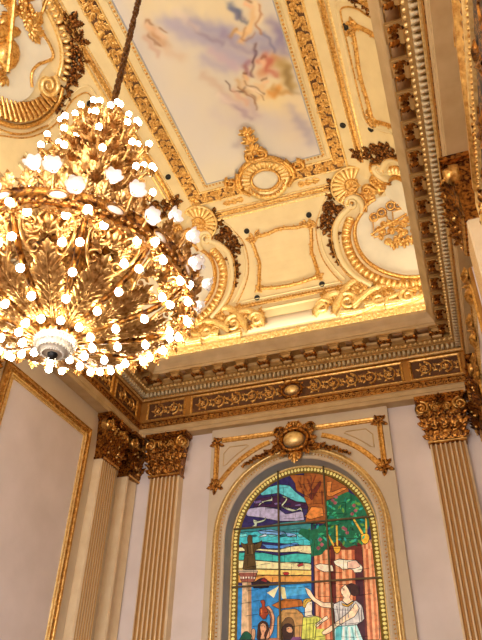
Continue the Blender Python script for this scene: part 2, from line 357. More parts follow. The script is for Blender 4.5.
('portico_column_glass',(236,164,112),[(-1.487,3.046),(-1.445,3.042),(-1.512,1.717),(-1.551,1.718)]),
('portico_column_glass',(184,92,56),[(-1.445,3.042),(-1.403,3.039),(-1.474,1.715),(-1.512,1.717)]),
('portico_column_glass',(72,30,42),[(-1.811,2.762),(-1.691,2.754),(-1.743,1.724),(-1.862,1.728)]),
('vine_glass',(28,104,70),[(-2.198,3.91),(-1.828,4.045),(-1.605,3.894),(-1.513,3.591),(-1.494,3.446),(-1.623,3.261),(-1.761,3.134),(-1.935,3.093),(-2.038,3.24),(-2.279,3.092),(-2.341,3.015),(-2.516,3),(-2.533,3.252),(-2.736,3.413),(-2.673,3.489),(-2.495,3.435),(-2.227,3.542)]),
('vine_glass',(60,176,120),[(-2.128,3.815),(-2.132,3.844),(-2.108,3.827),(-2.104,3.798)]),
('vine_glass',(60,176,120),[(-1.759,3.313),(-1.735,3.338),(-1.732,3.305),(-1.755,3.279)]),
('vine_glass',(36,150,90),[(-1.755,3.268),(-1.761,3.233),(-1.784,3.26),(-1.779,3.296)]),
('vine_glass',(60,176,120),[(-1.713,3.252),(-1.772,3.261),(-1.726,3.299),(-1.668,3.29)]),
('vine_glass',(60,176,120),[(-2.246,3.296),(-2.215,3.236),(-2.281,3.254),(-2.312,3.314)]),
('vine_glass',(20,84,60),[(-2.484,3.497),(-2.457,3.545),(-2.438,3.491),(-2.465,3.444)]),
('vine_glass',(36,150,90),[(-1.591,3.279),(-1.56,3.222),(-1.623,3.236),(-1.654,3.293)]),
('vine_glass',(96,150,60),[(-1.607,3.465),(-1.581,3.408),(-1.641,3.426),(-1.668,3.483)]),
('vine_glass',(96,150,60),[(-1.682,3.837),(-1.704,3.796),(-1.72,3.84),(-1.698,3.881)]),
('vine_glass',(20,84,60),[(-1.977,3.556),(-1.995,3.521),(-2.01,3.559),(-1.991,3.594)]),
('vine_glass',(20,84,60),[(-2.515,3.252),(-2.51,3.305),(-2.473,3.265),(-2.478,3.213)]),
('vine_glass',(60,176,120),[(-2.205,3.368),(-2.175,3.393),(-2.175,3.354),(-2.205,3.329)]),
('vine_glass',(60,176,120),[(-2.32,3.337),(-2.37,3.358),(-2.321,3.379),(-2.272,3.358)]),
('vine_glass',(36,150,90),[(-1.585,3.652),(-1.595,3.676),(-1.57,3.667),(-1.561,3.643)]),
('vine_glass',(36,150,90),[(-1.642,3.164),(-1.656,3.111),(-1.687,3.156),(-1.673,3.21)]),
('vine_glass',(40,160,150),[(-2.21,3.707),(-2.177,3.71),(-2.196,3.684),(-2.228,3.681)]),
('vine_glass',(20,84,60),[(-1.603,3.383),(-1.645,3.425),(-1.585,3.429),(-1.543,3.387)]),
('vine_glass',(20,84,60),[(-1.63,3.672),(-1.597,3.688),(-1.607,3.653),(-1.64,3.637)]),
('vine_glass',(40,160,150),[(-2.173,3.935),(-2.202,3.936),(-2.183,3.957),(-2.155,3.956)]),
('vine_glass',(20,84,60),[(-1.776,3.13),(-1.77,3.178),(-1.737,3.142),(-1.744,3.094)]),
('vine_glass',(20,84,60),[(-2.081,3.771),(-2.103,3.752),(-2.103,3.781),(-2.081,3.8)]),
('vine_glass',(96,150,60),[(-1.981,3.18),(-1.944,3.215),(-1.941,3.165),(-1.978,3.13)]),
('vine_glass',(40,160,150),[(-2.323,3.183),(-2.304,3.206),(-2.298,3.177),(-2.317,3.154)]),
('vine_glass',(24,120,104),[(-1.541,3.364),(-1.573,3.371),(-1.546,3.391),(-1.514,3.384)]),
('vine_glass',(24,120,104),[(-2.098,3.896),(-2.138,3.919),(-2.095,3.934),(-2.055,3.911)]),
('vine_glass',(20,84,60),[(-1.698,3.498),(-1.72,3.512),(-1.695,3.519),(-1.672,3.506)]),
('vine_glass',(60,176,120),[(-2.022,3.31),(-2.059,3.333),(-2.017,3.344),(-1.98,3.321)]),
('vine_glass',(24,120,104),[(-2.489,3.248),(-2.509,3.204),(-2.531,3.249),(-2.511,3.294)]),
('vine_glass',(36,150,90),[(-1.58,3.405),(-1.521,3.386),(-1.574,3.354),(-1.634,3.373)]),
('vine_glass',(20,84,60),[(-2.002,3.87),(-1.991,3.836),(-2.024,3.851),(-2.034,3.886)]),
('vine_glass',(40,160,150),[(-2.22,3.452),(-2.159,3.462),(-2.191,3.411),(-2.251,3.401)]),
('vine_glass',(60,176,120),[(-2.087,3.794),(-2.044,3.747),(-2.106,3.747),(-2.15,3.794)]),
('vine_glass',(16,60,44),[(-1.627,3.158),(-1.636,3.132),(-1.65,3.156),(-1.641,3.181)]),
('vine_glass',(60,176,120),[(-1.813,3.86),(-1.877,3.843),(-1.847,3.903),(-1.783,3.919)]),
('vine_glass',(96,150,60),[(-1.84,3.88),(-1.808,3.887),(-1.824,3.857),(-1.857,3.851)]),
('vine_glass',(20,84,60),[(-2.047,3.632),(-2.016,3.601),(-2.06,3.6),(-2.09,3.631)]),
('vine_glass',(40,160,150),[(-1.551,3.86),(-1.612,3.839),(-1.587,3.899),(-1.526,3.92)]),
('vine_glass',(20,84,60),[(-1.736,3.599),(-1.763,3.576),(-1.763,3.611),(-1.736,3.634)]),
('vine_glass',(40,160,150),[(-2.407,3.497),(-2.358,3.536),(-2.36,3.474),(-2.408,3.435)]),
('vine_glass',(96,150,60),[(-2.05,3.517),(-2.068,3.497),(-2.071,3.524),(-2.054,3.543)]),
('vine_glass',(36,150,90),[(-2.429,3.542),(-2.398,3.519),(-2.435,3.512),(-2.466,3.535)]),
('vine_glass',(40,160,150),[(-2.164,3.342),(-2.19,3.302),(-2.204,3.347),(-2.179,3.388)]),
('vine_glass',(20,84,60),[(-2.193,3.886),(-2.18,3.955),(-2.137,3.897),(-2.151,3.828)]),
('vine_glass',(24,120,104),[(-1.742,3.658),(-1.727,3.691),(-1.712,3.658),(-1.727,3.625)]),
('vine_glass',(40,160,150),[(-1.949,3.227),(-1.945,3.274),(-1.912,3.24),(-1.916,3.194)]),
('vine_glass',(16,60,44),[(-1.792,3.568),(-1.799,3.515),(-1.834,3.556),(-1.827,3.608)]),
('vine_glass',(20,84,60),[(-2.243,3.314),(-2.211,3.282),(-2.255,3.281),(-2.287,3.312)]),
('vine_glass',(40,160,150),[(-2.156,3.797),(-2.19,3.847),(-2.132,3.838),(-2.098,3.788)]),
('vine_glass',(36,150,90),[(-2.203,3.547),(-2.138,3.53),(-2.192,3.494),(-2.257,3.511)]),
('vine_glass',(96,150,60),[(-1.852,3.834),(-1.829,3.813),(-1.86,3.81),(-1.883,3.831)]),
('vine_glass',(60,176,120),[(-2.012,3.887),(-1.996,3.853),(-2.032,3.864),(-2.048,3.898)]),
('vine_glass',(96,150,60),[(-1.617,3.9),(-1.615,3.872),(-1.637,3.889),(-1.639,3.918)]),
('vine_glass',(40,160,150),[(-1.624,3.501),(-1.666,3.551),(-1.601,3.55),(-1.559,3.5)]),
('vine_glass',(60,176,120),[(-2.038,3.572),(-2.048,3.624),(-2.002,3.596),(-1.992,3.544)]),
('vine_glass',(36,150,90),[(-1.734,3.602),(-1.787,3.59),(-1.761,3.638),(-1.707,3.65)]),
('vine_glass',(60,176,120),[(-1.94,3.373),(-1.98,3.408),(-1.927,3.414),(-1.888,3.379)]),
('vine_glass',(36,150,90),[(-2.336,3.352),(-2.322,3.299),(-2.372,3.325),(-2.387,3.378)]),
('vine_glass',(60,176,120),[(-2.159,3.225),(-2.126,3.228),(-2.145,3.202),(-2.178,3.199)]),
('vine_glass',(40,160,150),[(-2.403,3.277),(-2.372,3.318),(-2.36,3.268),(-2.391,3.227)]),
('vine_glass',(20,84,60),[(-1.695,3.285),(-1.707,3.227),(-1.743,3.274),(-1.73,3.332)]),
('vine_glass',(36,150,90),[(-2.355,3.192),(-2.378,3.145),(-2.401,3.194),(-2.378,3.242)]),
('vine_glass',(16,60,44),[(-1.804,3.171),(-1.775,3.174),(-1.792,3.15),(-1.822,3.147)]),
('vine_glass',(40,160,150),[(-1.632,3.74),(-1.572,3.743),(-1.61,3.696),(-1.67,3.693)]),
('vine_glass',(16,60,44),[(-1.575,3.582),(-1.569,3.531),(-1.611,3.56),(-1.618,3.611)]),
('vine_glass',(40,160,150),[(-1.804,3.483),(-1.794,3.53),(-1.765,3.491),(-1.775,3.444)]),
('vine_glass',(24,120,104),[(-2.134,3.601),(-2.182,3.643),(-2.12,3.65),(-2.072,3.608)]),
('vine_glass',(96,150,60),[(-1.952,3.72),(-1.937,3.785),(-1.899,3.729),(-1.914,3.665)]),
('vine_glass',(20,84,60),[(-1.924,3.655),(-1.859,3.673),(-1.887,3.612),(-1.952,3.593)]),
('vine_glass',(60,176,120),[(-2.034,3.592),(-1.967,3.608),(-1.998,3.548),(-2.065,3.531)]),
('vine_glass',(20,84,60),[(-1.915,3.663),(-1.94,3.679),(-1.912,3.687),(-1.886,3.671)]),
('vine_glass',(20,84,60),[(-1.868,3.533),(-1.909,3.502),(-1.906,3.554),(-1.864,3.585)]),
('vine_glass',(36,150,90),[(-1.977,3.445),(-1.938,3.486),(-1.932,3.43),(-1.97,3.389)]),
('vine_glass',(60,176,120),[(-1.973,3.802),(-1.993,3.779),(-1.997,3.809),(-1.978,3.832)]),
('vine_glass',(20,84,60),[(-1.672,3.411),(-1.622,3.423),(-1.646,3.378),(-1.696,3.366)]),
('vine_glass',(16,60,44),[(-1.785,3.415),(-1.768,3.351),(-1.828,3.381),(-1.845,3.445)]),
('vine_glass',(20,84,60),[(-2.571,3.283),(-2.574,3.315),(-2.547,3.295),(-2.544,3.263)]),
('vine_glass',(40,160,150),[(-1.677,3.508),(-1.705,3.508),(-1.687,3.529),(-1.659,3.529)]),
('vine_glass',(24,120,104),[(-1.647,3.473),(-1.68,3.509),(-1.631,3.509),(-1.599,3.473)]),
('vine_glass',(16,60,44),[(-2.182,3.638),(-2.21,3.604),(-2.218,3.648),(-2.191,3.683)]),
('vine_glass',(40,160,150),[(-2.538,3.216),(-2.57,3.213),(-2.551,3.238),(-2.519,3.241)]),
('vine_glass',(16,60,44),[(-1.874,3.909),(-1.893,3.878),(-1.904,3.913),(-1.884,3.944)]),
('vine_glass',(40,160,150),[(-2.02,3.259),(-1.978,3.242),(-2.019,3.223),(-2.061,3.239)]),
('vine_glass',(40,160,150),[(-1.628,3.184),(-1.61,3.148),(-1.649,3.158),(-1.667,3.194)]),
('vine_glass',(60,176,120),[(-1.964,3.79),(-1.959,3.743),(-1.998,3.771),(-2.003,3.819)]),
('vine_glass',(36,150,90),[(-2.258,3.46),(-2.199,3.487),(-2.216,3.425),(-2.275,3.398)]),
('vine_glass',(96,150,60),[(-1.678,3.752),(-1.644,3.713),(-1.695,3.713),(-1.729,3.752)]),
('vine_glass',(40,160,150),[(-2.259,3.235),(-2.286,3.28),(-2.234,3.269),(-2.207,3.224)]),
('vine_glass',(60,176,120),[(-2.171,3.861),(-2.218,3.81),(-2.227,3.881),(-2.18,3.933)]),
('vine_glass',(16,60,44),[(-2.016,3.156),(-2.051,3.135),(-2.044,3.174),(-2.01,3.195)]),
('vine_glass',(60,176,120),[(-1.719,3.357),(-1.692,3.356),(-1.711,3.337),(-1.738,3.338)]),
('vine_glass',(40,160,150),[(-1.758,3.187),(-1.81,3.17),(-1.789,3.219),(-1.737,3.237)]),
('vine_glass',(60,176,120),[(-1.725,3.24),(-1.751,3.25),(-1.727,3.263),(-1.701,3.253)]),
('vine_glass',(24,120,104),[(-1.852,3.9),(-1.891,3.855),(-1.899,3.915),(-1.86,3.96)]),
('vine_glass',(60,176,120),[(-1.811,3.759),(-1.778,3.743),(-1.811,3.729),(-1.845,3.745)]),
('vine_glass',(36,150,90),[(-1.71,3.677),(-1.671,3.694),(-1.685,3.653),(-1.724,3.637)]),
('vine_glass',(16,60,44),[(-2.021,3.476),(-2.059,3.485),(-2.028,3.506),(-1.99,3.497)]),
('vine_glass',(60,176,120),[(-2.067,3.807),(-2.062,3.781),(-2.085,3.795),(-2.091,3.821)]),
('vine_glass',(24,120,104),[(-2.197,3.25),(-2.199,3.185),(-2.249,3.23),(-2.247,3.296)]),
('vine_glass',(36,150,90),[(-2.235,3.464),(-2.215,3.495),(-2.204,3.459),(-2.224,3.429)]),
('vine_glass',(96,150,60),[(-2.148,3.482),(-2.093,3.491),(-2.122,3.444),(-2.177,3.435)]),
('vine_glass',(36,150,90),[(-1.729,3.812),(-1.799,3.811),(-1.753,3.865),(-1.683,3.865)]),
('vine_glass',(16,60,44),[(-1.853,3.176),(-1.887,3.186),(-1.856,3.205),(-1.822,3.195)]),
('vine_glass',(20,84,60),[(-2.025,3.84),(-2.016,3.881),(-1.992,3.846),(-2.001,3.806)]),
('vine_glass',(96,150,60),[(-1.667,3.781),(-1.715,3.832),(-1.646,3.834),(-1.598,3.783)]),
('vine_glass',(20,84,60),[(-1.937,3.827),(-1.877,3.829),(-1.914,3.783),(-1.974,3.781)]),
('vine_glass',(16,60,44),[(-1.637,3.336),(-1.599,3.294),(-1.656,3.293),(-1.695,3.335)]),
('vine_glass',(60,176,120),[(-2.223,3.71),(-2.158,3.737),(-2.18,3.67),(-2.245,3.644)]),
('vine_glass',(36,150,90),[(-1.494,3.745),(-1.538,3.705),(-1.538,3.765),(-1.495,3.805)]),
('vine_glass',(60,176,120),[(-1.566,3.345),(-1.618,3.302),(-1.615,3.369),(-1.564,3.412)]),
('vine_glass',(20,84,60),[(-1.815,3.374),(-1.872,3.349),(-1.853,3.408),(-1.796,3.432)]),
('vine_glass',(60,176,120),[(-1.743,3.595),(-1.719,3.641),(-1.701,3.592),(-1.725,3.547)]),
('vine_glass',(36,150,90),[(-2.181,3.388),(-2.127,3.355),(-2.186,3.338),(-2.241,3.37)]),
('vine_glass',(96,150,60),[(-1.711,3.161),(-1.723,3.212),(-1.676,3.187),(-1.664,3.136)]),
('vine_glass',(96,150,60),[(-1.857,3.172),(-1.871,3.202),(-1.839,3.193),(-1.825,3.164)]),
('vine_glass',(24,120,104),[(-2.339,3.322),(-2.345,3.266),(-2.385,3.308),(-2.38,3.365)]),
('vine_glass',(20,84,60),[(-1.61,3.181),(-1.571,3.139),(-1.63,3.138),(-1.669,3.18)]),
('vine_glass',(36,150,90),[(-2.048,3.639),(-2.093,3.63),(-2.071,3.67),(-2.026,3.679)]),
('vine_glass',(60,176,120),[(-1.808,3.174),(-1.862,3.188),(-1.816,3.218),(-1.762,3.204)]),
('vine_glass',(16,60,44),[(-2.27,3.511),(-2.246,3.572),(-2.216,3.513),(-2.239,3.453)]),
('vine_glass',(96,150,60),[(-2.001,3.801),(-1.952,3.824),(-1.967,3.772),(-2.016,3.75)]),
('vine_glass',(96,150,60),[(-2.532,3.44),(-2.573,3.456),(-2.535,3.475),(-2.494,3.459)]),
('vine_glass',(60,176,120),[(-2.077,3.67),(-2.132,3.67),(-2.096,3.711),(-2.041,3.71)]),
('vine_glass',(60,176,120),[(-1.643,3.256),(-1.599,3.286),(-1.606,3.234),(-1.649,3.204)]),
('vine_glass',(20,84,60),[(-1.982,3.512),(-1.967,3.474),(-2.007,3.489),(-2.022,3.528)]),
('vine_glass',(158,84,92),[(-2.071,3.973),(-2.026,4.011),(-1.987,3.964),(-2.032,3.926)]),
('vine_glass',(158,84,92),[(-2.093,3.869),(-2.048,3.907),(-2.01,3.861),(-2.054,3.823)]),
('vine_glass',(158,84,92),[(-2.134,3.919),(-2.09,3.957),(-2.051,3.91),(-2.095,3.873)]),
('vine_glass',(158,84,92),[(-1.772,3.792),(-1.728,3.829),(-1.691,3.784),(-1.735,3.747)]),
('vine_glass',(158,84,92),[(-1.751,3.701),(-1.707,3.738),(-1.67,3.693),(-1.714,3.657)]),
('vine_glass',(158,84,92),[(-1.814,3.649),(-1.77,3.686),(-1.733,3.641),(-1.777,3.605)]),
('vine_glass',(158,84,92),[(-1.95,3.402),(-1.907,3.438),(-1.87,3.395),(-1.913,3.359)]),
('vine_glass',(158,84,92),[(-1.926,3.343),(-1.883,3.379),(-1.846,3.336),(-1.889,3.3)]),
('vine_glass',(158,84,92),[(-1.983,3.428),(-1.94,3.464),(-1.902,3.42),(-1.946,3.384)]),
('vine_glass',(158,84,92),[(-2.397,3.269),(-2.354,3.305),(-2.315,3.263),(-2.358,3.227)]),
('vine_glass',(158,84,92),[(-2.372,3.183),(-2.329,3.219),(-2.291,3.176),(-2.334,3.141)]),
('vine_glass',(158,84,92),[(-2.433,3.132),(-2.391,3.167),(-2.352,3.125),(-2.395,3.09)]),
('hanging_lamp_glass',(226,176,62),[(-1.78,3.564),(-1.751,3.57),(-1.611,3.294),(-1.646,3.285)]),
('hanging_lamp_glass',(226,176,62),[(-1.565,3.561),(-1.539,3.559),(-1.555,3.289),(-1.586,3.291)]),
('hanging_lamp_glass',(226,176,62),[(-2.072,3.493),(-2.042,3.49),(-2.057,3.13),(-2.086,3.132)]),
('hanging_lamp_glass',(226,176,62),[(-2.244,3.365),(-2.22,3.374),(-2.108,3.14),(-2.138,3.131)]),
('hanging_lamp_glass',(244,188,56),[(-1.662,3.287),(-1.547,3.31),(-1.522,3.225),(-1.558,3.151),(-1.622,3.123),(-1.666,3.187)]),
('hanging_lamp_glass',(244,176,56),[(-2.138,3.131),(-2.011,3.132),(-2.029,3.045),(-2.083,3.008),(-2.131,3.053)]),
('cloud_drape_glass',(250,238,206),[(-2.148,2.897),(-2.046,2.933),(-1.922,2.897),(-1.782,2.898),(-1.683,2.78),(-1.702,2.697),(-1.828,2.698),(-1.85,2.759),(-2.017,2.76),(-2.056,2.805),(-2.124,2.831)]),
('cloud_drape_glass',(236,190,162),[(-1.924,2.871),(-1.783,2.893),(-1.704,2.786),(-1.823,2.758),(-1.927,2.77)]),
('cloud_drape_glass',(246,226,190),[(-2.471,2.855),(-2.378,2.876),(-2.169,2.834),(-2.159,2.743),(-2.3,2.736),(-2.434,2.799)]),
('yellow_dress_woman_glass',(216,214,92),[(-2.699,2.071),(-2.587,2.103),(-2.423,2.071),(-2.372,2.007),(-2.483,1.963),(-2.522,1.751),(-2.739,1.758)]),
('yellow_dress_woman_glass',(244,226,196),[(-2.656,2.295),(-2.604,2.343),(-2.538,2.301),(-2.538,2.2),(-2.558,2.119),(-2.505,2.082),(-2.671,2.069)]),
('yellow_dress_woman_glass',(232,184,70),[(-2.684,2.321),(-2.631,2.36),(-2.542,2.34),(-2.549,2.302),(-2.623,2.293),(-2.655,2.206),(-2.688,2.22)]),
('yellow_dress_woman_glass',(244,220,184),[(-2.511,1.964),(-2.312,2.09),(-2.288,2.04),(-2.401,1.984),(-2.486,1.91)]),
('white_robed_woman_glass',(214,206,196),[(-2.199,2.241),(-2.067,2.294),(-1.977,2.23),(-1.838,2.283),(-1.744,2.199),(-1.727,1.999),(-1.856,1.933),(-2.188,1.922),(-2.187,2.097)]),
('white_robed_woman_glass',(190,228,218),[(-2.188,1.932),(-1.856,1.938),(-1.774,1.7),(-2.23,1.715)]),
('white_robed_woman_glass',(90,186,190),[(-2.177,1.927),(-2.076,1.932),(-2.111,1.711),(-2.203,1.714)]),
('white_robed_woman_glass',(250,222,182),[(-2.062,2.461),(-1.991,2.524),(-1.913,2.478),(-1.911,2.377),(-1.938,2.303),(-1.865,2.279),(-1.978,2.22),(-2.053,2.289),(-2.016,2.347),(-2.062,2.385)]),
('white_robed_woman_glass',(62,32,30),[(-1.971,2.502),(-1.896,2.544),(-1.807,2.508),(-1.767,2.409),(-1.833,2.337),(-1.916,2.377),(-1.927,2.443)]),
('white_robed_woman_glass',(226,170,60),[(-2.067,2.259),(-1.978,2.22),(-1.869,2.289),(-1.85,2.268),(-1.975,2.185),(-2.069,2.23)]),
('white_robed_woman_glass',(250,222,182),[(-2.647,2.521),(-2.569,2.49),(-2.496,2.357),(-2.356,2.274),(-2.186,2.27),(-2.192,2.184),(-2.387,2.21),(-2.532,2.314),(-2.612,2.415)]),
('white_robed_woman_glass',(250,218,176),[(-1.841,2.248),(-1.785,2.164),(-1.869,2.053),(-2.117,1.943),(-2.302,1.826),(-2.4,1.811),(-2.408,1.854),(-2.179,1.98),(-1.954,2.121)]),
('white_robed_woman_glass',(160,150,140),[(-2.117,2.168),(-2.101,2.167),(-2.101,1.948),(-2.122,1.948)]),
('white_robed_woman_glass',(160,150,140),[(-1.981,2.173),(-1.965,2.173),(-1.961,2.038),(-1.982,2.039)]),
('white_robed_woman_glass',(120,160,156),[(-2.002,1.92),(-1.981,1.919),(-1.952,1.706),(-1.983,1.707)]),
('white_robed_woman_glass',(90,48,40),[(-2.03,2.449),(-2.007,2.458),(-1.998,2.442),(-2.025,2.439)]),
('white_robed_woman_glass',(90,48,40),[(-2.034,2.47),(-1.995,2.478),(-1.996,2.47),(-2.035,2.462)]),
('white_robed_woman_glass',(90,48,40),[(-2.062,2.385),(-2.03,2.383),(-2.036,2.373),(-2.058,2.375)]),
('white_robed_woman_glass',(140,128,124),[(-2.154,2.219),(-2.14,2.218),(-2.106,1.948),(-2.12,1.948)]),
('white_robed_woman_glass',(140,128,124),[(-2.057,2.177),(-2.043,2.176),(-2.078,1.932),(-2.092,1.933)]),
('white_robed_woman_glass',(140,128,124),[(-2.014,2.175),(-2,2.174),(-2.015,1.93),(-2.028,1.93)]),
('white_robed_woman_glass',(140,128,124),[(-1.909,2.232),(-1.896,2.231),(-1.939,2.135),(-1.952,2.135)]),
('white_robed_woman_glass',(140,128,124),[(-1.818,2.202),(-1.805,2.202),(-1.796,1.959),(-1.809,1.96)]),
('white_robed_woman_glass',(140,128,124),[(-1.768,2.175),(-1.754,2.175),(-1.757,1.981),(-1.77,1.982)]),
('white_robed_woman_glass',(236,240,226),[(-2.069,1.91),(-2.046,1.909),(-2.061,1.71),(-2.093,1.711)]),
('white_robed_woman_glass',(120,180,180),[(-2.03,1.909),(-2.006,1.908),(-2.014,1.708),(-2.046,1.709)]),
('white_robed_woman_glass',(236,240,226),[(-1.99,1.907),(-1.966,1.906),(-1.957,1.706),(-1.988,1.707)]),
('white_robed_woman_glass',(120,180,180),[(-1.945,1.905),(-1.922,1.905),(-1.895,1.704),(-1.926,1.705)]),
('white_robed_woman_glass',(236,240,226),[(-1.903,1.904),(-1.88,1.903),(-1.828,1.702),(-1.859,1.703)]),
('bearer_woman_glass',(96,44,34),[(-3.394,1.97),(-3.376,1.975),(-3.373,1.965),(-3.391,1.963)]),
('bearer_woman_glass',(96,44,34),[(-3.348,1.974),(-3.327,1.968),(-3.33,1.958),(-3.348,1.961)]),
('bearer_woman_glass',(96,44,34),[(-3.379,1.91),(-3.345,1.909),(-3.362,1.897)]),
('bearer_woman_glass',(196,120,90),[(-3.283,2.236),(-3.266,2.235),(-3.209,2.093),(-3.233,1.92),(-3.251,1.92),(-3.226,2.094)]),
('bearded_man_glass',(90,40,30),[(-2.962,1.924),(-2.929,1.93),(-2.926,1.92),(-2.96,1.914)]),
('yellow_dress_woman_glass',(110,70,50),[(-2.579,2.27),(-2.556,2.274),(-2.557,2.264),(-2.577,2.26)]),
('yellow_dress_woman_glass',(160,160,60),[(-2.644,2.056),(-2.628,2.055),(-2.657,1.756),(-2.673,1.756)]),
('yellow_dress_woman_glass',(160,160,60),[(-2.589,2.053),(-2.572,2.053),(-2.597,1.754),(-2.614,1.754)]),
('yellow_dress_woman_glass',(160,160,60),[(-2.528,2.051),(-2.512,2.05),(-2.549,1.752),(-2.565,1.752)]),
('yellow_dress_woman_glass',(160,160,60),[(-2.479,2.049),(-2.463,2.048),(-2.511,1.751),(-2.527,1.751)]),
('beam_glass',(112,52,30),[(-2.545,4.369),(-2.516,4.366),(-2.411,3.978),(-2.438,3.981)]),
('beam_glass',(112,52,30),[(-2.48,4.41),(-2.452,4.407),(-2.295,4.404),(-2.323,4.408)]),
('beam_glass',(112,52,30),[(-2.15,4.198),(-2.122,4.194),(-1.939,4.205),(-1.966,4.208)]),
('beam_glass',(112,52,30),[(-2.385,4.415),(-2.357,4.412),(-2.497,4.111),(-2.525,4.114)]),
('beam_glass',(112,52,30),[(-2.292,4.12),(-2.265,4.117),(-2.266,3.842),(-2.293,3.844)]),
('beam_glass',(112,52,30),[(-2.519,4.239),(-2.491,4.236),(-2.348,4.002),(-2.376,4.005)]),
('beam_glass',(116,56,32),[(-2.712,4.357),(-2.686,4.354),(-2.623,4.188),(-2.655,4.191)]),
('beam_glass',(116,56,32),[(-2.62,4.282),(-2.594,4.279),(-2.533,4.115),(-2.564,4.118)]),
('beam_glass',(116,56,32),[(-2.537,4.369),(-2.512,4.366),(-2.451,4.2),(-2.482,4.203)]),
('beam_glass',(116,56,32),[(-2.655,4.191),(-2.63,4.188),(-2.568,4.025),(-2.598,4.029)]),
('statue_glass',(54,40,24),[(-3.671,3.286),(-3.646,3.284),(-3.625,3.124),(-3.662,3.126)]),
('statue_glass',(128,100,60),[(-3.589,3.28),(-3.57,3.278),(-3.544,3.118),(-3.575,3.12)]),
('pedestal_glass',(176,132,92),[(-3.636,2.665),(-3.576,2.661),(-3.553,1.786),(-3.605,1.788)]),
('pedestal_glass',(236,220,196),[(-3.779,2.761),(-3.754,2.76),(-3.753,2.727),(-3.778,2.728)]),
('pedestal_glass',(236,220,196),[(-3.73,2.758),(-3.705,2.757),(-3.704,2.724),(-3.729,2.725)]),
('pedestal_glass',(236,220,196),[(-3.68,2.755),(-3.656,2.754),(-3.655,2.721),(-3.68,2.722)]),
('pedestal_glass',(236,220,196),[(-3.631,2.752),(-3.607,2.751),(-3.607,2.718),(-3.631,2.719)]),
('pedestal_glass',(236,220,196),[(-3.583,2.749),(-3.558,2.747),(-3.558,2.715),(-3.582,2.716)]),
('pedestal_glass',(236,220,196),[(-3.534,2.746),(-3.51,2.744),(-3.509,2.712),(-3.534,2.713)]),
('jug_glass',(220,120,60),[(-3.406,2.229),(-3.382,2.238),(-3.376,2.151),(-3.394,2.152)]),
('sky_glass',(120,210,206),[(-3.834,3.483),(-3.675,3.487),(-3.648,3.437),(-3.801,3.426)]),
('sky_glass',(40,110,120),[(-3.648,3.443),(-3.49,3.445),(-3.465,3.422),(-3.616,3.411)]),
('sky_glass',(200,216,220),[(-3.465,3.404),(-3.308,3.456),(-3.284,3.407),(-3.434,3.396)]),
('sky_glass',(120,210,206),[(-3.284,3.436),(-3.129,3.414),(-3.105,3.392),(-3.253,3.381)]),
('sky_glass',(40,110,120),[(-3.104,3.397),(-2.951,3.425),(-2.927,3.377),(-3.074,3.366)]),
('sky_glass',(200,216,220),[(-2.928,3.359),(-2.775,3.384),(-2.752,3.362),(-2.897,3.351)]),
('sky_glass',(120,210,206),[(-2.751,3.391),(-2.6,3.395),(-2.578,3.347),(-2.723,3.336)]),
('sky_glass',(120,96,150),[(-3.553,4.06),(-3.404,4.063),(-3.391,4.011),(-3.533,4.001)]),
('sky_glass',(40,30,84),[(-3.358,4.021),(-3.217,4.028),(-3.204,3.977),(-3.345,3.972)]),
('sky_glass',(120,96,150),[(-3.166,3.982),(-3.032,3.993),(-3.021,3.942),(-3.16,3.944)]),
('sky_glass',(40,30,84),[(-2.976,3.944),(-2.85,3.959),(-2.839,3.909),(-2.977,3.916)]),
('sky_glass',(120,96,150),[(-2.789,3.907),(-2.671,3.925),(-2.66,3.875),(-2.796,3.889)]),
]
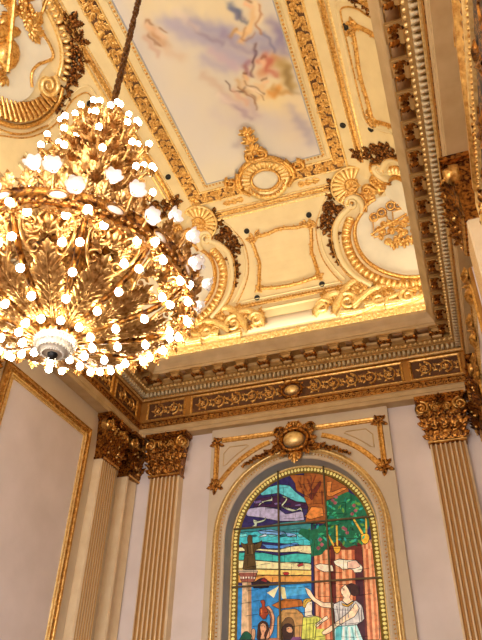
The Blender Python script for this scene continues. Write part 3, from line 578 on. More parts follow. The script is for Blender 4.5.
STROKES=[((226, 214, 190), 0.409, 0.6, [(-3.42, 4.38), (-3.44, 5.23), (-3.33, 6.35)]),
((214, 208, 202), 0.447, 0.7, [(-3.6, 6.26), (-3.59, 7.25), (-3.01, 7.44)]),
((232, 214, 170), 0.372, 0.7, [(-3.34, 4.23), (-2.71, 4.45), (-2.18, 4.68)]),
((236, 214, 158), 0.335, 0.7, [(-2.39, 6.55), (-1.88, 6.5), (-1.64, 7.4)]),
((198, 190, 196), 0.298, 0.6, [(-2.64, 6.7), (-1.79, 7.23), (-1.51, 7.69)]),
((172, 166, 190), 0.167, 0.85, [(-3.18, 4.59), (-2.91, 4.91), (-2.57, 5.21), (-2.26, 5.63)]),
((160, 156, 186), 0.149, 0.85, [(-2.8, 4.65), (-2.48, 4.98), (-2.11, 5.22), (-1.77, 5.41)]),
((176, 168, 190), 0.13, 0.7, [(-2.85, 5.43), (-2.55, 5.66), (-2.27, 5.67)]),
((150, 146, 178), 0.13, 0.8, [(-1.83, 5.58), (-1.61, 5.62), (-1.43, 5.34)]),
((196, 168, 140), 0.093, 0.8, [(-3.48, 4.6), (-3.48, 4.82), (-3.38, 4.94)]),
((184, 130, 84), 0.056, 0.7, [(-3.48, 4.64), (-3.5, 4.84), (-3.44, 4.94)]),
((212, 186, 160), 0.112, 0.6, [(-3.49, 4.92), (-3.38, 5.09), (-3.23, 5.2)]),
((200, 170, 150), 0.093, 0.5, [(-2.96, 5.7), (-2.81, 6.08), (-2.62, 6.36)]),
((236, 222, 180), 0.093, 0.5, [(-3.02, 4.4), (-2.87, 4.59), (-2.59, 4.58)]),
((150, 140, 150), 0.047, 0.8, [(-2.04, 4.73), (-2.01, 4.85), (-1.96, 4.94)]),
((120, 120, 150), 0.047, 0.9, [(-2.06, 4.69), (-2.06, 4.87)]),
((224, 190, 140), 0.093, 0.95, [(-1.75, 4.8), (-1.78, 5.0), (-1.9, 5.14)]),
((232, 200, 150), 0.065, 0.95, [(-1.86, 5.12), (-1.99, 5.18), (-2.14, 5.1)]),
((222, 184, 134), 0.056, 0.9, [(-1.99, 5.18), (-2.1, 5.3)]),
((190, 150, 100), 0.037, 0.9, [(-2.13, 5.06), (-2.29, 5.2)]),
((100, 70, 70), 0.033, 0.62, [(-1.93, 5.43), (-2.02, 5.64), (-2.09, 5.81), (-2.14, 6.0)]),
((70, 46, 50), 0.026, 0.62, [(-1.96, 5.54), (-2.06, 5.7)]),
((206, 140, 96), 0.112, 0.7, [(-1.96, 5.98), (-1.79, 5.92), (-1.64, 5.8)]),
((196, 110, 90), 0.074, 0.6, [(-1.96, 5.74), (-1.8, 5.71), (-1.77, 5.84)]),
((176, 146, 84), 0.13, 0.8, [(-1.56, 5.91), (-1.61, 6.18), (-1.51, 6.39)]),
((150, 124, 70), 0.074, 0.6, [(-1.52, 6.01), (-1.53, 6.3)]),
((216, 150, 70), 0.074, 0.8, [(-1.98, 6.4), (-1.85, 6.49), (-1.75, 6.39)]),
((220, 190, 150), 0.074, 0.95, [(-2.3, 6.08), (-2.25, 6.27), (-2.08, 6.24)]),
((206, 176, 136), 0.056, 0.95, [(-2.43, 5.99), (-2.39, 6.22), (-2.3, 6.42)]),
((226, 196, 150), 0.056, 0.9, [(-2.1, 6.19), (-2.09, 6.37), (-2.25, 6.49)]),
((90, 70, 60), 0.022, 0.62, [(-2.65, 5.91), (-2.59, 6.11), (-2.4, 6.26)]),
((110, 84, 70), 0.026, 0.56, [(-2.47, 6.23), (-2.22, 6.19), (-2.09, 6.37)]),
((196, 176, 186), 0.112, 0.7, [(-2.76, 6.27), (-2.63, 6.45), (-2.51, 6.67)]),
((188, 170, 176), 0.093, 0.7, [(-2.39, 6.44), (-2.33, 6.74), (-2.32, 6.83)]),
((206, 196, 196), 0.13, 0.5, [(-3.07, 6.44), (-3.02, 6.74), (-2.8, 6.91)]),
((130, 100, 80), 0.028, 0.5, [(-2.29, 6.38), (-2.28, 6.71)]),
((170, 160, 180), 0.112, 0.5, [(-1.69, 6.86), (-1.58, 7.18), (-1.56, 7.48)]),
((186, 150, 120), 0.047, 0.7, [(-2.23, 5.77), (-2.27, 6.0)]),
((120, 104, 140), 0.056, 0.35, [(-2.84, 4.74), (-2.66, 5.03), (-2.45, 5.25)]),
((222, 206, 196), 0.074, 0.5, [(-2.98, 4.48), (-2.89, 4.69), (-2.74, 4.85)]),
((230, 196, 160), 0.074, 0.8, [(-3.48, 4.52), (-3.5, 4.63)]),
((120, 80, 54), 0.03, 0.5, [(-3.5, 4.48), (-3.45, 4.48), (-3.42, 4.55)]),
((228, 196, 164), 0.065, 0.7, [(-3.42, 4.69), (-3.4, 4.81)]),
((126, 84, 54), 0.026, 0.5, [(-3.36, 4.66), (-3.31, 4.71)]),
((150, 110, 84), 0.03, 0.7, [(-3.58, 4.68), (-3.58, 4.87), (-3.5, 4.95)]),
((198, 160, 140), 0.056, 0.6, [(-3.64, 4.69), (-3.66, 4.88), (-3.59, 5.06)]),
((196, 172, 190), 0.093, 0.6, [(-2.69, 5.29), (-2.48, 5.52), (-2.39, 5.79)]),
((146, 134, 170), 0.093, 0.6, [(-2.4, 5.12), (-2.2, 5.38), (-2.01, 5.56)]),
((110, 110, 150), 0.037, 0.5, [(-1.71, 5.32), (-1.67, 5.52), (-1.61, 5.7)]),
((132, 120, 160), 0.112, 0.6, [(-1.51, 5.13), (-1.45, 5.41), (-1.43, 5.72)]),
((236, 214, 176), 0.074, 0.8, [(-1.76, 4.73), (-1.68, 4.89), (-1.67, 5.08)]),
((170, 110, 70), 0.026, 0.6, [(-1.66, 4.83), (-1.63, 4.98), (-1.75, 5.12), (-1.74, 5.31)]),
((150, 96, 60), 0.024, 0.37, [(-1.95, 5.09), (-2.08, 5.23), (-1.99, 5.3), (-1.84, 5.27)]),
((232, 190, 150), 0.048, 0.95, [(-1.82, 4.81), (-1.84, 4.75)]),
((110, 70, 44), 0.03, 0.56, [(-1.8, 4.69), (-1.76, 4.74)]),
((70, 80, 110), 0.033, 0.5, [(-2.02, 4.77), (-2.02, 4.96), (-1.93, 5.02)]),
((110, 120, 150), 0.056, 0.7, [(-2.06, 4.62), (-2.02, 4.77)]),
((228, 184, 150), 0.048, 0.9, [(-1.89, 5.76), (-1.85, 5.86)]),
((120, 70, 50), 0.028, 0.5, [(-1.87, 5.71), (-1.79, 5.75)]),
((186, 96, 80), 0.065, 0.6, [(-1.72, 5.82), (-1.85, 5.98), (-1.75, 6.14)]),
((140, 80, 110), 0.056, 0.5, [(-2.12, 5.68), (-2.24, 5.8), (-2.18, 5.95)]),
((226, 186, 144), 0.045, 0.95, [(-2.24, 5.97), (-2.25, 6.03)]),
((104, 64, 44), 0.026, 0.56, [(-2.28, 5.91), (-2.21, 5.92)]),
((232, 196, 156), 0.041, 0.95, [(-2.02, 6.17), (-1.94, 6.16)]),
((120, 76, 50), 0.024, 0.56, [(-2.0, 6.11), (-1.92, 6.1)]),
((130, 90, 60), 0.02, 0.43, [(-2.3, 6.08), (-2.19, 6.33), (-2.09, 6.5)]),
((150, 110, 80), 0.019, 0.7, [(-2.43, 6.12), (-2.36, 6.36), (-2.27, 6.57)]),
((240, 222, 196), 0.045, 0.8, [(-2.27, 6.22), (-2.16, 6.34)]),
((210, 170, 150), 0.056, 0.7, [(-2.55, 6.12), (-2.5, 6.31), (-2.45, 6.51)]),
((150, 130, 150), 0.056, 0.45, [(-2.7, 6.42), (-2.55, 6.66), (-2.44, 6.84)]),
((238, 224, 204), 0.074, 0.4, [(-2.86, 6.19), (-2.69, 6.38)]),
((184, 130, 60), 0.065, 0.6, [(-1.89, 6.35), (-1.78, 6.51), (-1.59, 6.53)]),
((120, 96, 60), 0.056, 0.37, [(-1.57, 6.07), (-1.58, 6.36), (-1.49, 6.57)]),
((228, 206, 170), 0.112, 0.5, [(-1.51, 6.65), (-1.45, 6.99)]),
((150, 146, 170), 0.13, 0.45, [(-1.57, 7.14), (-1.48, 7.71)]),
((140, 126, 140), 0.093, 0.35, [(-2.96, 7.36), (-2.65, 7.31)])]
CAMR = [[0.941873, 0.335277, 0.021539], [0.183569, -0.567266, 0.802815], [0.281383, -0.752196, -0.595839]]
# ================================================================ the room shell
def ringloft(name, prof, m, kind='structure', caps=False):
    g = G(); v = []
    for p, z in prof: v += [(XL+p,YB+p,z),(XR-p,YB+p,z),(XR-p,YE-p,z),(XL+p,YE-p,z)]
    f = [(4*i+k, 4*i+(k+1)%4, 4*i+4+(k+1)%4, 4*i+4+k) for i in range(len(prof)-1) for k in range(4)]
    g.add(v, f); o = g.build(name, m, smooth=False)
    if kind: o['kind'] = kind
    return o
g = G(); g.add(*box(WL-.2, WB-.2, FLOOR-.1, WR+.2, WE+.2, FLOOR)); structure(g.build('floor', 'floor', smooth=False))
g = G(); g.add(*box(WL-.2, WB, FLOOR, WL, WE, 6.95)); structure(g.build('wall_left', 'stone', smooth=False))
g = G(); g.add(*box(WR, -1.4, FLOOR, WR+.2, WE, 6.95)); g.add(*box(WR, WB, FLOOR, WR+.2, -3.2, 6.95)); g.add(*box(WR, -3.2, FLOOR, WR+.2, -1.4, -.6)); g.add(*box(WR, -3.2, 4.2, WR+.2, -1.4, 6.95)); structure(g.build('wall_right', 'cornice', smooth=False))
g = G()
for a, b in ((-3.2,-3.14), (-2.33,-2.27), (-1.46,-1.4)): g.add(*box(WR+.06, a, -.6, WR+.14, b, 4.2))
for z in (-.6, 1, 2.6, 4.14): g.add(*box(WR+.07, -3.14, z, WR+.13, -1.46, z+.06))
structure(g.build('window_5', 'cream', smooth=False))  # added window behind the camera, put in to light the left wall
# end wall with a round-headed opening, the bay round the window standing a little forward
WX, WZ, WR0, WBOT = -2.655, 3.32, 1.38, -.6     # window axis, springing, opening radius, sill
def archpts(r, zb=WBOT, n=28, cx=WX, cz=WZ):
    return np.array([(cx-r, zb)] + [(cx-r*math.cos(PI*i/n), cz+r*math.sin(PI*i/n)) for i in range(n+1)] + [(cx+r, zb)])
def wall_with_arch(y, x0, x1, z0, z1, r):
    """front face of a wall bay around the arch, as quads fanned from the arch to the bay's edge"""
    a = archpts(r, z0 if z0 > WBOT else WBOT); v = []; f = []
    for x, z in a:
        v.append((x, y, z)); dx, dz = x-WX, z-WZ
        if dz <= 0: v.append((x0 if dx < 0 else x1, y, z))
        else:
            k = min(((x0-WX)/dx if dx < -1e-6 else (x1-WX)/dx if dx > 1e-6 else 1e9), (z1-WZ)/dz)
            v.append((WX+dx*k, y, WZ+dz*k))
    for i in range(len(a)-1): f.append((2*i, 2*i+1, 2*i+3, 2*i+2))
    n = len(v)
    for cx_ in (x0, x1):                                     # corner fill
        ks = [j for j in range(1, n, 2) if abs(v[j][0]-cx_) < 1e-6 and v[j][2] >= WZ]
        kt = [j for j in range(1, n, 2) if abs(v[j][2]-z1) < 1e-6]
        a1 = max(ks, key=lambda j: v[j][2]); b1 = min(kt, key=lambda j: abs(v[j][0]-cx_))
        v.append((cx_, y, z1)); f.append((a1, len(v)-1, b1))
    return v, f
g = G()
g.add(*box(WL-.2, WE, FLOOR, -4.32, WE+.2, 6.95)); g.add(*box(-.95, WE, FLOOR, WR+.2, WE+.2, 6.95))
g.add(*box(-4.32, WE, 5.44, -.95, WE+.2, 6.95)); g.add(*box(-4.32, WE, FLOOR, -.95, WE+.2, WBOT))
structure(g.build('wall_end', 'stone_pale', smooth=False))
BAY = 10.12
g = G(); v, f = wall_with_arch(BAY, -4.32, -.95, WBOT, 5.46, WR0); g.add(v, f)
g.add(*box(-4.32, BAY, FLOOR, -.95, WE, WBOT)); g.add([(-4.32,BAY,WBOT),(-4.32,WE+.01,WBOT),(-4.32,WE+.01,5.46),(-4.32,BAY,5.46)], [(0,1,2,3)])
g.add([(-.95,BAY,WBOT),(-.95,WE+.01,WBOT),(-.95,WE+.01,5.46),(-.95,BAY,5.46)], [(0,1,2,3)])
v2, f2 = wall_with_arch(WE+.19, -4.32, -.95, WBOT, 5.46, 1.34); g.add(v2, f2)
structure(g.build('wall_end_bay', 'stone', smooth=False))
# rear wall, with openings for three tall windows added to let daylight in
g = G(); xs = [WL-.2, -5.3, -4.1, -3.27, -2.07, -1.24, -.04, WR+.2]
for i in range(7):
    if i % 2 == 0: g.add(*box(xs[i], WB-.2, FLOOR, xs[i+1], WB, 6.95))
    else: g.add(*box(xs[i], WB-.2, 4.2, xs[i+1], WB, 6.95)); g.add(*box(xs[i], WB-.2, FLOOR, xs[i+1], WB, -.6))
structure(g.build('wall_rear', 'stone', smooth=False))
for k, i in enumerate((1,3,5)):
    g = G(); x0, x1 = xs[i], xs[i+1]
    for a, b in ((x0, x0+.06), (x1-.06, x1), ((x0+x1)/2-.03, (x0+x1)/2+.03)): g.add(*box(a, WB-.14, -.6, b, WB-.06, 4.2))
    for z in (-.6, 1, 2.6, 4.14): g.add(*box(x0+.06, WB-.13, z, x1-.06, WB-.07, z+.06))
    structure(g.build('window_%d' % (k+2), 'cream', smooth=False))
# ceiling: flat field carried on a quarter-round cove
g = G(); v = []; th = [0]+list(np.linspace(0, PI/2, 30))
for i, t in enumerate(th):
    d = CA*(1-math.cos(t)); z = ZS+CBZ*math.sin(t) if i else 6.9
    v += [(CL+d,CB+d,z),(CR-d,CB+d,z),(CR-d,CE-d,z),(CL+d,CE-d,z)]
f = [(4*i+k, 4*i+4+k, 4*i+4+(k+1)%4, 4*i+(k+1)%4) for i in range(len(th)-1) for k in range(4)]
n = 4*(len(th)-1); f.append((n, n+3, n+2, n+1)); g.add(v, f); structure(g.build('ceiling', 'cream', smooth=False))

# ================================================================ entablature
ringloft('trim_1', [(-.23,5.445),(0,5.445),(0,5.52),(.012,5.525),(.012,5.6),(.03,5.615)], 'cornice')                 # architrave
o = ringloft('trim_2', [(.03,5.615),(.03,5.625),(.005,5.635),(.005,5.755),(.03,5.765),(.045,5.785),(-.05,5.79)], 'ochre')     # bed of the meander band
ringloft('trim_3', [(-.05,5.79),(-.05,6.27),(-.02,6.275),(.02,6.285),(.03,6.31)], 'ochre')                             # frieze
ringloft('trim_4', [(.03,6.31),(.03,6.395),(.12,6.40),(.12,6.42),(.15,6.43),(.15,6.49),(.19,6.505),(.17,6.52),(.17,6.60),(.19,6.65),(.37,6.65)], 'tan_gold')
ringloft('trim_5', [(.37,6.65),(.37,6.635),(.39,6.635),(.39,6.70),(.405,6.71),(.41,6.74),(.44,6.80),(.49,6.87),(.50,6.89),(.50,6.945),(.485,6.95),(.1,6.95),(-.35,6.95)], 'cornice')   # crown
def along(p, inset=.0, ymin=YB):        # the three seen sides of the room as straight runs
    return [('E', YE, XL+p, XR-p), ('L', XL, ymin, YE-p), ('R', XR, ymin, YE-p)]
def side_add(g, w, base, u, vf, sc=(1,1,1), v=0, rot=0):      # local shape onto a vertical face
    pass
YMIN = -1.5
def run_on_cornice(name, m, make, p, ymin=YMIN, label=None):
    g = G()
    for w, plane, a, b in (('E', YE, XL+p, XR-p), ('L', XL, ymin, YE-p), ('R', XR, ymin, YE-p)):
        s = G(); make(s, a, b); g.merge(s, wall(w, plane))
    o = g.build(name, m); o['kind'] = 'structure'; return o
def mk_dentil(s, a, b):
    n = int((b-a)/.085); d = (b-a)/n
    for i in range(n): s.add(*box(a+i*d+.01, 6.318, .03, a+i*d+d-.032, 6.393, .118))
run_on_cornice('trim_6', 'dental', mk_dentil, .03)
def mk_bead(s, a, b):
    n = int((b-a)/.085); d = (b-a)/n
    for i in range(n): v, f = BALL; s.add(v*np.array([.03,.032,.032])+np.array([a+(i+.5)*d, 6.46, .155]), f)
run_on_cornice('trim_7', 'gold_pale', mk_bead, .15)
def mk_meander(s, a, b):
    n = int((b-a)/.13); d = (b-a)/n
    for i in range(n):
        u = a+(i+.5)*d
        s.put(ribbon(spiral(.045, 1.2, 0, 10), half(.012,.014)), (u, 5.695), h=.006)
        s.put(PET, (u+.03, 5.66), -.9, .07, h=.006)
    s.add(*ribbon([(a,5.637),(b,5.637)], half(.012,.03))); s.add(*ribbon([(a,5.755),(b,5.755)], half(.01,.03)))
run_on_cornice('trim_8', 'gold_dark', mk_meander, .0)
def mk_lines(s, a, b):
    s.add(*ribbon([(a,6.285),(b,6.285)], half(.014,.035))); s.add(*ribbon([(a,5.80),(b,5.80)], half(.012,.0)))
run_on_cornice('trim_9', 'gold_pale', mk_lines, .0)

def mk_coffer(s, a, b):
    n = int((b-a-.35)/.44)+1
    for i in range(n):
        u = (b-.35-.22)-.44*i
        if u < a+.3: break
        s.add(*box(u-.105, 6.635, .205, u+.105, 6.647, .35), 0); s.add(*box(u-.12, 6.64, .195, u+.12, 6.649, .36), 1)
run_on_cornice('trim_24', ['soffit', 'gold'], mk_coffer, .05, 1.2)
# carved brackets under the crown, one by one
def bracket_mesh():
    """scroll bracket; u across, v up, h out from the bed wall"""
    g = G(); g.add(*box(-.095,6.625,0,.095,6.648,.21)); g.add(*box(-.075,6.60,0,.075,6.626,.19))
    pr = [(0,6.50),(.03,6.49),(.06,6.50),(.075,6.53),(.12,6.545),(.15,6.53),(.18,6.54),(.19,6.58),(.18,6.60),(0,6.60)]
    for s_ in (-1, 1):
        v = [(s_*.06, z, h) for h, z in pr]; n = len(v); g.add(v, [tuple(range(n)) if s_ > 0 else tuple(range(n))[::-1]])
    v = [(s_*.06, z, h) for s_ in (-1,1) for h, z in pr]; n = len(pr); g.add(v, [(i, i+1, n+i+1, n+i) for i in range(n-1)])
    return g
def bracket_leaf():
    g = G()
    for du, r in ((0,0), (-.035,.25), (.035,-.25)):
        s = G(); s.put(ACAN, (du, 0), r, .15, hs=.14)
        def fn(P): q = P.copy(); q[:,1] = 6.545-P[:,2]*1.0; q[:,2] = .03+P[:,1]; return q
        g.merge(s, fn)
    for sg in (-1, 1): g.put(BALL, (sg*.062, 6.54), 0, .032, h=.155); g.put(BALL, (sg*.062, 6.515), 0, .024, h=.035)
    return g
bm_, bl_ = bracket_mesh(), bracket_leaf()
BR = {}
for w, rot in (('E', 0), ('L', PI/2), ('R', -PI/2)):
    def loc(P): return np.stack([P[:,0], -P[:,2], P[:,1]-6.55], 1)
    if not BR:
        root = thing('cornice_bracket', '', 'bracket', (0,0,6.55)); b1 = bm_.build('console_block', 'tan_gold', root, warp=loc, smooth=False); b2 = bl_.build('acanthus_leaf', 'gold_dark', root, warp=loc)
        BR['root'] = root
first = True
for w in 'ELR':
    a, b = (XL+.4, XR-.4) if w == 'E' else (1.2, YE-.4)
    n = int((b-a)/.44)+1; us = np.linspace(a, b, n) if w == 'E' else [b-.44*i for i in range(n)]
    for i, u in enumerate(us):
        o = BR['root'] if first else copytree(BR['root']); first = False
        if w == 'E': o.location = (u, YE-.17, 6.55); o.rotation_euler.z = 0; lab = 'carved gilt leaf bracket under the crown moulding along the window wall'; gr = 'crown brackets above the stained glass window'
        if w == 'L': o.location = (XL+.17, u, 6.55); o.rotation_euler.z = PI/2; lab = 'carved gilt leaf bracket of the cornice side running behind the chandelier'; gr = 'crown brackets on the chandelier side'
        if w == 'R': o.location = (XR-.17, u, 6.55); o.rotation_euler.z = -PI/2; lab = 'carved gilt leaf bracket in the steep cornice row along the right wall'; gr = 'crown brackets on the right wall'
        o['label'] = lab; o['group'] = gr; o.scale = (1.35, 1.05, 1.12)

# ================================================================ frieze panels
def rinceau(g, a, b, zc, r, gm=0):
    n = max(1, int(round((b-a)/(r*2.15)))); d = (b-a)/n
    for i in range(n):
        u = a+(i+.5)*d; s = 1 if i % 2 else -1
        g.put(ribbon(spiral(r*.92, 1.5, -PI/2*s, 18, cw=s), half(r*.14, r*.28), taper=lambda t: 1-.5*t), (u, zc))
        g.put(ROSE, (u, zc), 0, r*.45, hs=r*.5)
        for k in range(6):
            an = k*PI/3+.3; g.put(ACAN, (u+math.cos(an)*r*.55, zc+math.sin(an)*r*.5), an-PI/2+s*.7, r*.62, hs=r*.5)
        g.put(SPRIG, (u+d/2, zc+r*.5*s), PI if s > 0 else 0, r*.6, hs=r*.5); g.put(SPRIG, (u+d/2, zc-r*.6*s), 0 if s > 0 else PI, r*.5, hs=r*.5)
def frieze_panel(w, a, b, label, cart=False, base=-.05):
    plane = {'E': YE+.05, 'L': XL-.05, 'R': XR+.05}[w]; fn = wall(w, plane); z0, z1 = 5.835, 6.235
    o = fn(np.array([[(a+b)/2, 5.835, 0]]))[0]
    t = thing('frieze_panel', label, 'frieze panel', o); sub = lambda q: (lambda P: fn(P)-o)
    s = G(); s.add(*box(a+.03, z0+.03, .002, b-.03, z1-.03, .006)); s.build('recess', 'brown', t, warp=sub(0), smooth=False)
    s = G(); pts = np.array([(a,z0),(b,z0),(b,z1),(a,z1)])
    for i in range(4):
        p, q = pts[i], pts[(i+1) % 4]; dd = (q-p)/np.linalg.norm(q-p); s.add(*ribbon([p-dd*.012, q+dd*.012], [(-.018,0),(-.014,.03),(0,.036),(.012,.02),(.024,.018),(.03,0)]))
    s.build('gilt_frame', 'gold', t, warp=sub(0))
    s = G()
    if cart:
        m_ = (a+b)/2; rinceau(s, a+.07, m_-.28, 6.035, .15); s.build('scroll_relief', 'gold', t, warp=sub(0)); s = G(); rinceau(s, m_+.28, b-.07, 6.035, .15)
    else: rinceau(s, a+.07, b-.07, 6.035, .15)
    s.build('scroll_relief', 'gold', t, warp=sub(0))
    if cart:
        s = G(); v, f = sphere(1, 16, 5, True); s.put((v*np.array([.15,.105,.07]), f), (m_, 6.035)); s.build('oval_boss', 'gold_pale', t, warp=sub(0))
        s = G(); el = np.array([(m_+.2*math.cos(x), 6.035+.16*math.sin(x)) for x in np.linspace(0, 2*PI, 25)[:-1]]); s.add(*ribbon(el, half(.03,.06), closed=True))
        for x in np.linspace(0, 2*PI, 13)[:-1]: s.put(PET, (m_+.2*math.cos(x), 6.035+.16*math.sin(x)), x-PI/2, .09, h=.03)
        for q in (-.1, 0, .1): s.put(PET, (m_+q, 6.2), -q*6, .12, h=.04); s.put(BALL, (m_+q, 5.86), 0, .035, h=.04)
        s.build('scrolled_cartouche', 'gold_dark', t, warp=sub(0))
    return t
frieze_panel('E', -5.76, -4.93, 'short gilt scroll frieze panel above the pilaster left of the window')
frieze_panel('E', -4.78, -.58, 'long gilt scroll frieze panel with golden oval boss above the window', True)
frieze_panel('E', -.43, .44, 'short dark gilt frieze panel above the right-hand window-wall pilaster')
frieze_panel('L', 8.98, 9.86, 'short gilt scroll frieze panel on the left wall next to the corner')
frieze_panel('L', 6.2, 8.83, 'long gilt scroll frieze panel over the big left wall panel')
frieze_panel('L', 1.2, 4.6, 'long gilt frieze panel on the left wall behind the chandelier', True)
frieze_panel('L', 4.75, 6.05, 'frieze panel above the far left pilaster capital')

# ================================================================ pilasters
def pilaster(w, uc, plane, label, wd=.6, front=.17):
    fn = wall(w, plane); o = fn(np.array([[uc, FLOOR, 0]]))[0]
    t = thing('pilaster', label, 'pilaster', o); wp = lambda P: fn(P+np.array([uc,0,0]))-o
    hw = wd/2; nfl = 7 if wd > .45 else 1
    # fluted shaft
    prof = [(-hw, 0), (-hw, front-.02)]; m_ = .02; fw = (wd-2*m_)/nfl
    for i in range(nfl):
        x = -hw+m_+i*fw; prof.append((x+.012, front))
        for k in range(1, 6): prof.append((x+.012+(fw-.024)*k/6, front-.055*math.sin(PI*k/6)))
        prof.append((x+fw-.012, front))
    prof += [(hw, front-.02), (hw, 0)]
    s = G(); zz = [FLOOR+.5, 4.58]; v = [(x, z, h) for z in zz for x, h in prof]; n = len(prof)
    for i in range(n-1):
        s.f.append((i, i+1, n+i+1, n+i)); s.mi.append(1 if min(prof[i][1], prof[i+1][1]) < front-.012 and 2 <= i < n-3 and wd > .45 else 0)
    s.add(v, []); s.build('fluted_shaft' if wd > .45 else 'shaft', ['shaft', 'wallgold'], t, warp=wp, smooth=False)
    s = G(); s.add(*box(-hw-.06, FLOOR, 0, hw+.06, FLOOR+.35, front+.06)); s.add(*box(-hw-.03, FLOOR+.35, 0, hw+.03, FLOOR+.5, front+.03)); s.build('base_block', 'shaft', t, warp=wp, smooth=False)
    # Corinthian capital
    s = G(); s.add(*box(-hw-.02, 4.57, 0, hw+.02, 4.61, front+.02)); v = []
    for z, e in ((4.61, 0), (4.9, .02), (5.2, .06), (5.34, .08)): v += [(-hw-e, z, 0), (-hw-e, z, front+e*.5), (hw+e, z, front+e*.5), (hw+e, z, 0)]
    s.add(v, [(4*i+k, 4*i+k+1, 4*i+4+k+1, 4*i+4+k) for i in range(3) for k in range(3)])
    for q in range(26): s.put(BALL, (rng.uniform(-hw,hw), rng.uniform(4.65,5.33)), 0, rng.uniform(.014,.03), h=front+rng.uniform(.05,.11), mi=1)
    for sg in (-1, 1): s.put(ROSE, (sg*wd*.33, 5.1), 0, .07, h=front+.12, mi=1)
    s.put(ROSE, (0, 5.13), 0, .08, h=front+.12, mi=1)
    cap = s.build('capital', ['gold_dark', 'gold'], t, warp=wp, smooth=False)
    s = G(); s.add(*box(-hw-.13, 5.37, 0, hw+.13, 5.44, front+.12)); s.add(*box(-hw-.10, 5.34, 0, hw+.10, 5.37, front+.09)); s.put(ROSE, (0, 5.36), 0, .1, h=front+.12, hs=.12)
    s.build('abacus', 'gold_dark', cap, warp=wp, smooth=False)
    for sg in (-1, 1):
        s = G(); c = (sg*(hw+.03), 5.22)
        s.put(ribbon(spiral(.12, 1.9, PI/2, 34, cw=sg), half(.03,.06), taper=lambda q: 1-.4*q), c, h=front+.05); s.put(DOME, c, 0, .035, h=front+.06)
        v, f = lathe([(.0,0),(.11,0),(.12,.03),(.12,.1)], 16); s.put((v, f), c, h=front-.05)
        s.build('volute', 'gold', cap, warp=wp)
        s = G(); c = (sg*.09, 5.2)
        s.put(ribbon(spiral(.075, 1.6, PI/2, 22, cw=-sg), half(.018,.04)), c, h=front+.05); s.put(DOME, c, 0, .025, h=front+.05); s.build('inner_scroll', 'gold', cap, warp=wp)
    def standing(u0, z0, L_, side=0):
        s = G(); s.put(ACAN, (0,0), 0, L_, hs=L_*.55)
        for sg in (-1, 1): s.put(PET, (sg*.02, L_*.1), -sg*.95, L_*.5, hs=L_*.4); s.put(PET, (sg*.02, L_*.55), -sg*1.1, L_*.42, hs=L_*.5, h=.02)
        def curl(P):
            q = P.copy(); t_ = np.clip(P[:,1]/L_, 0, 1.1); q[:,2] = P[:,2]+front+.02+.13*L_/.3*t_**2.5; q[:,1] = z0+L_*(t_-.22*t_**3); q[:,0] += u0; return q
        g_ = G(); g_.merge(s, curl); return g_
    for u0, L_ in ((-.4*wd,.33), (-.13*wd,.34), (.13*wd,.34), (.4*wd,.33)): standing(u0, 4.6, L_).build('acanthus_leaf', 'gold_dark', cap, warp=wp)
    for u0, L_ in ((-.48*wd,.34), (-.25*wd,.36), (0,.38), (.25*wd,.36), (.48*wd,.34)): standing(u0, 4.84, L_).build('acanthus_leaf', 'gold_dark', cap, warp=wp)
    s = G(); s.add(*ribbon([(-hw-.02,4.6),(hw+.02,4.6)], half(.02,.03))); g2 = G(); g2.merge(s, lambda P: P+np.array([0,0,front+.015])); g2.build('astragal', 'gold', t, warp=wp)
    return t
pilaster('E', -5.22, WE, 'fluted cream pilaster between corner and window, gilt scrolled capital', .62, .2)
pilaster('E', -.03, WE, 'fluted amber-lit pilaster right of the window, dark gilt capital', .58)
pilaster('L', 9.2, WL, 'narrow fluted pilaster on the left wall between framed panel and corner', .54)
pilaster('L', 5.6, WL, 'pilaster at the left picture edge beyond the big wall panel', .54)
pilaster('R', 9.2, WR, 'pilaster in the right corner with its capital cut by the picture edge', .54)
pilaster('R', 5.15, WR, 'right wall pilaster whose carved gilt capital pokes past the gilt-framed dark hanging', .54, .19)
pilaster('L', 10.0, WL, 'slim corner pilaster squeezed between the two left corner capitals', .40, .22)
pilaster('R', 10.0, WR, 'slim pilaster in the right-hand corner of the window wall', .40, .22)
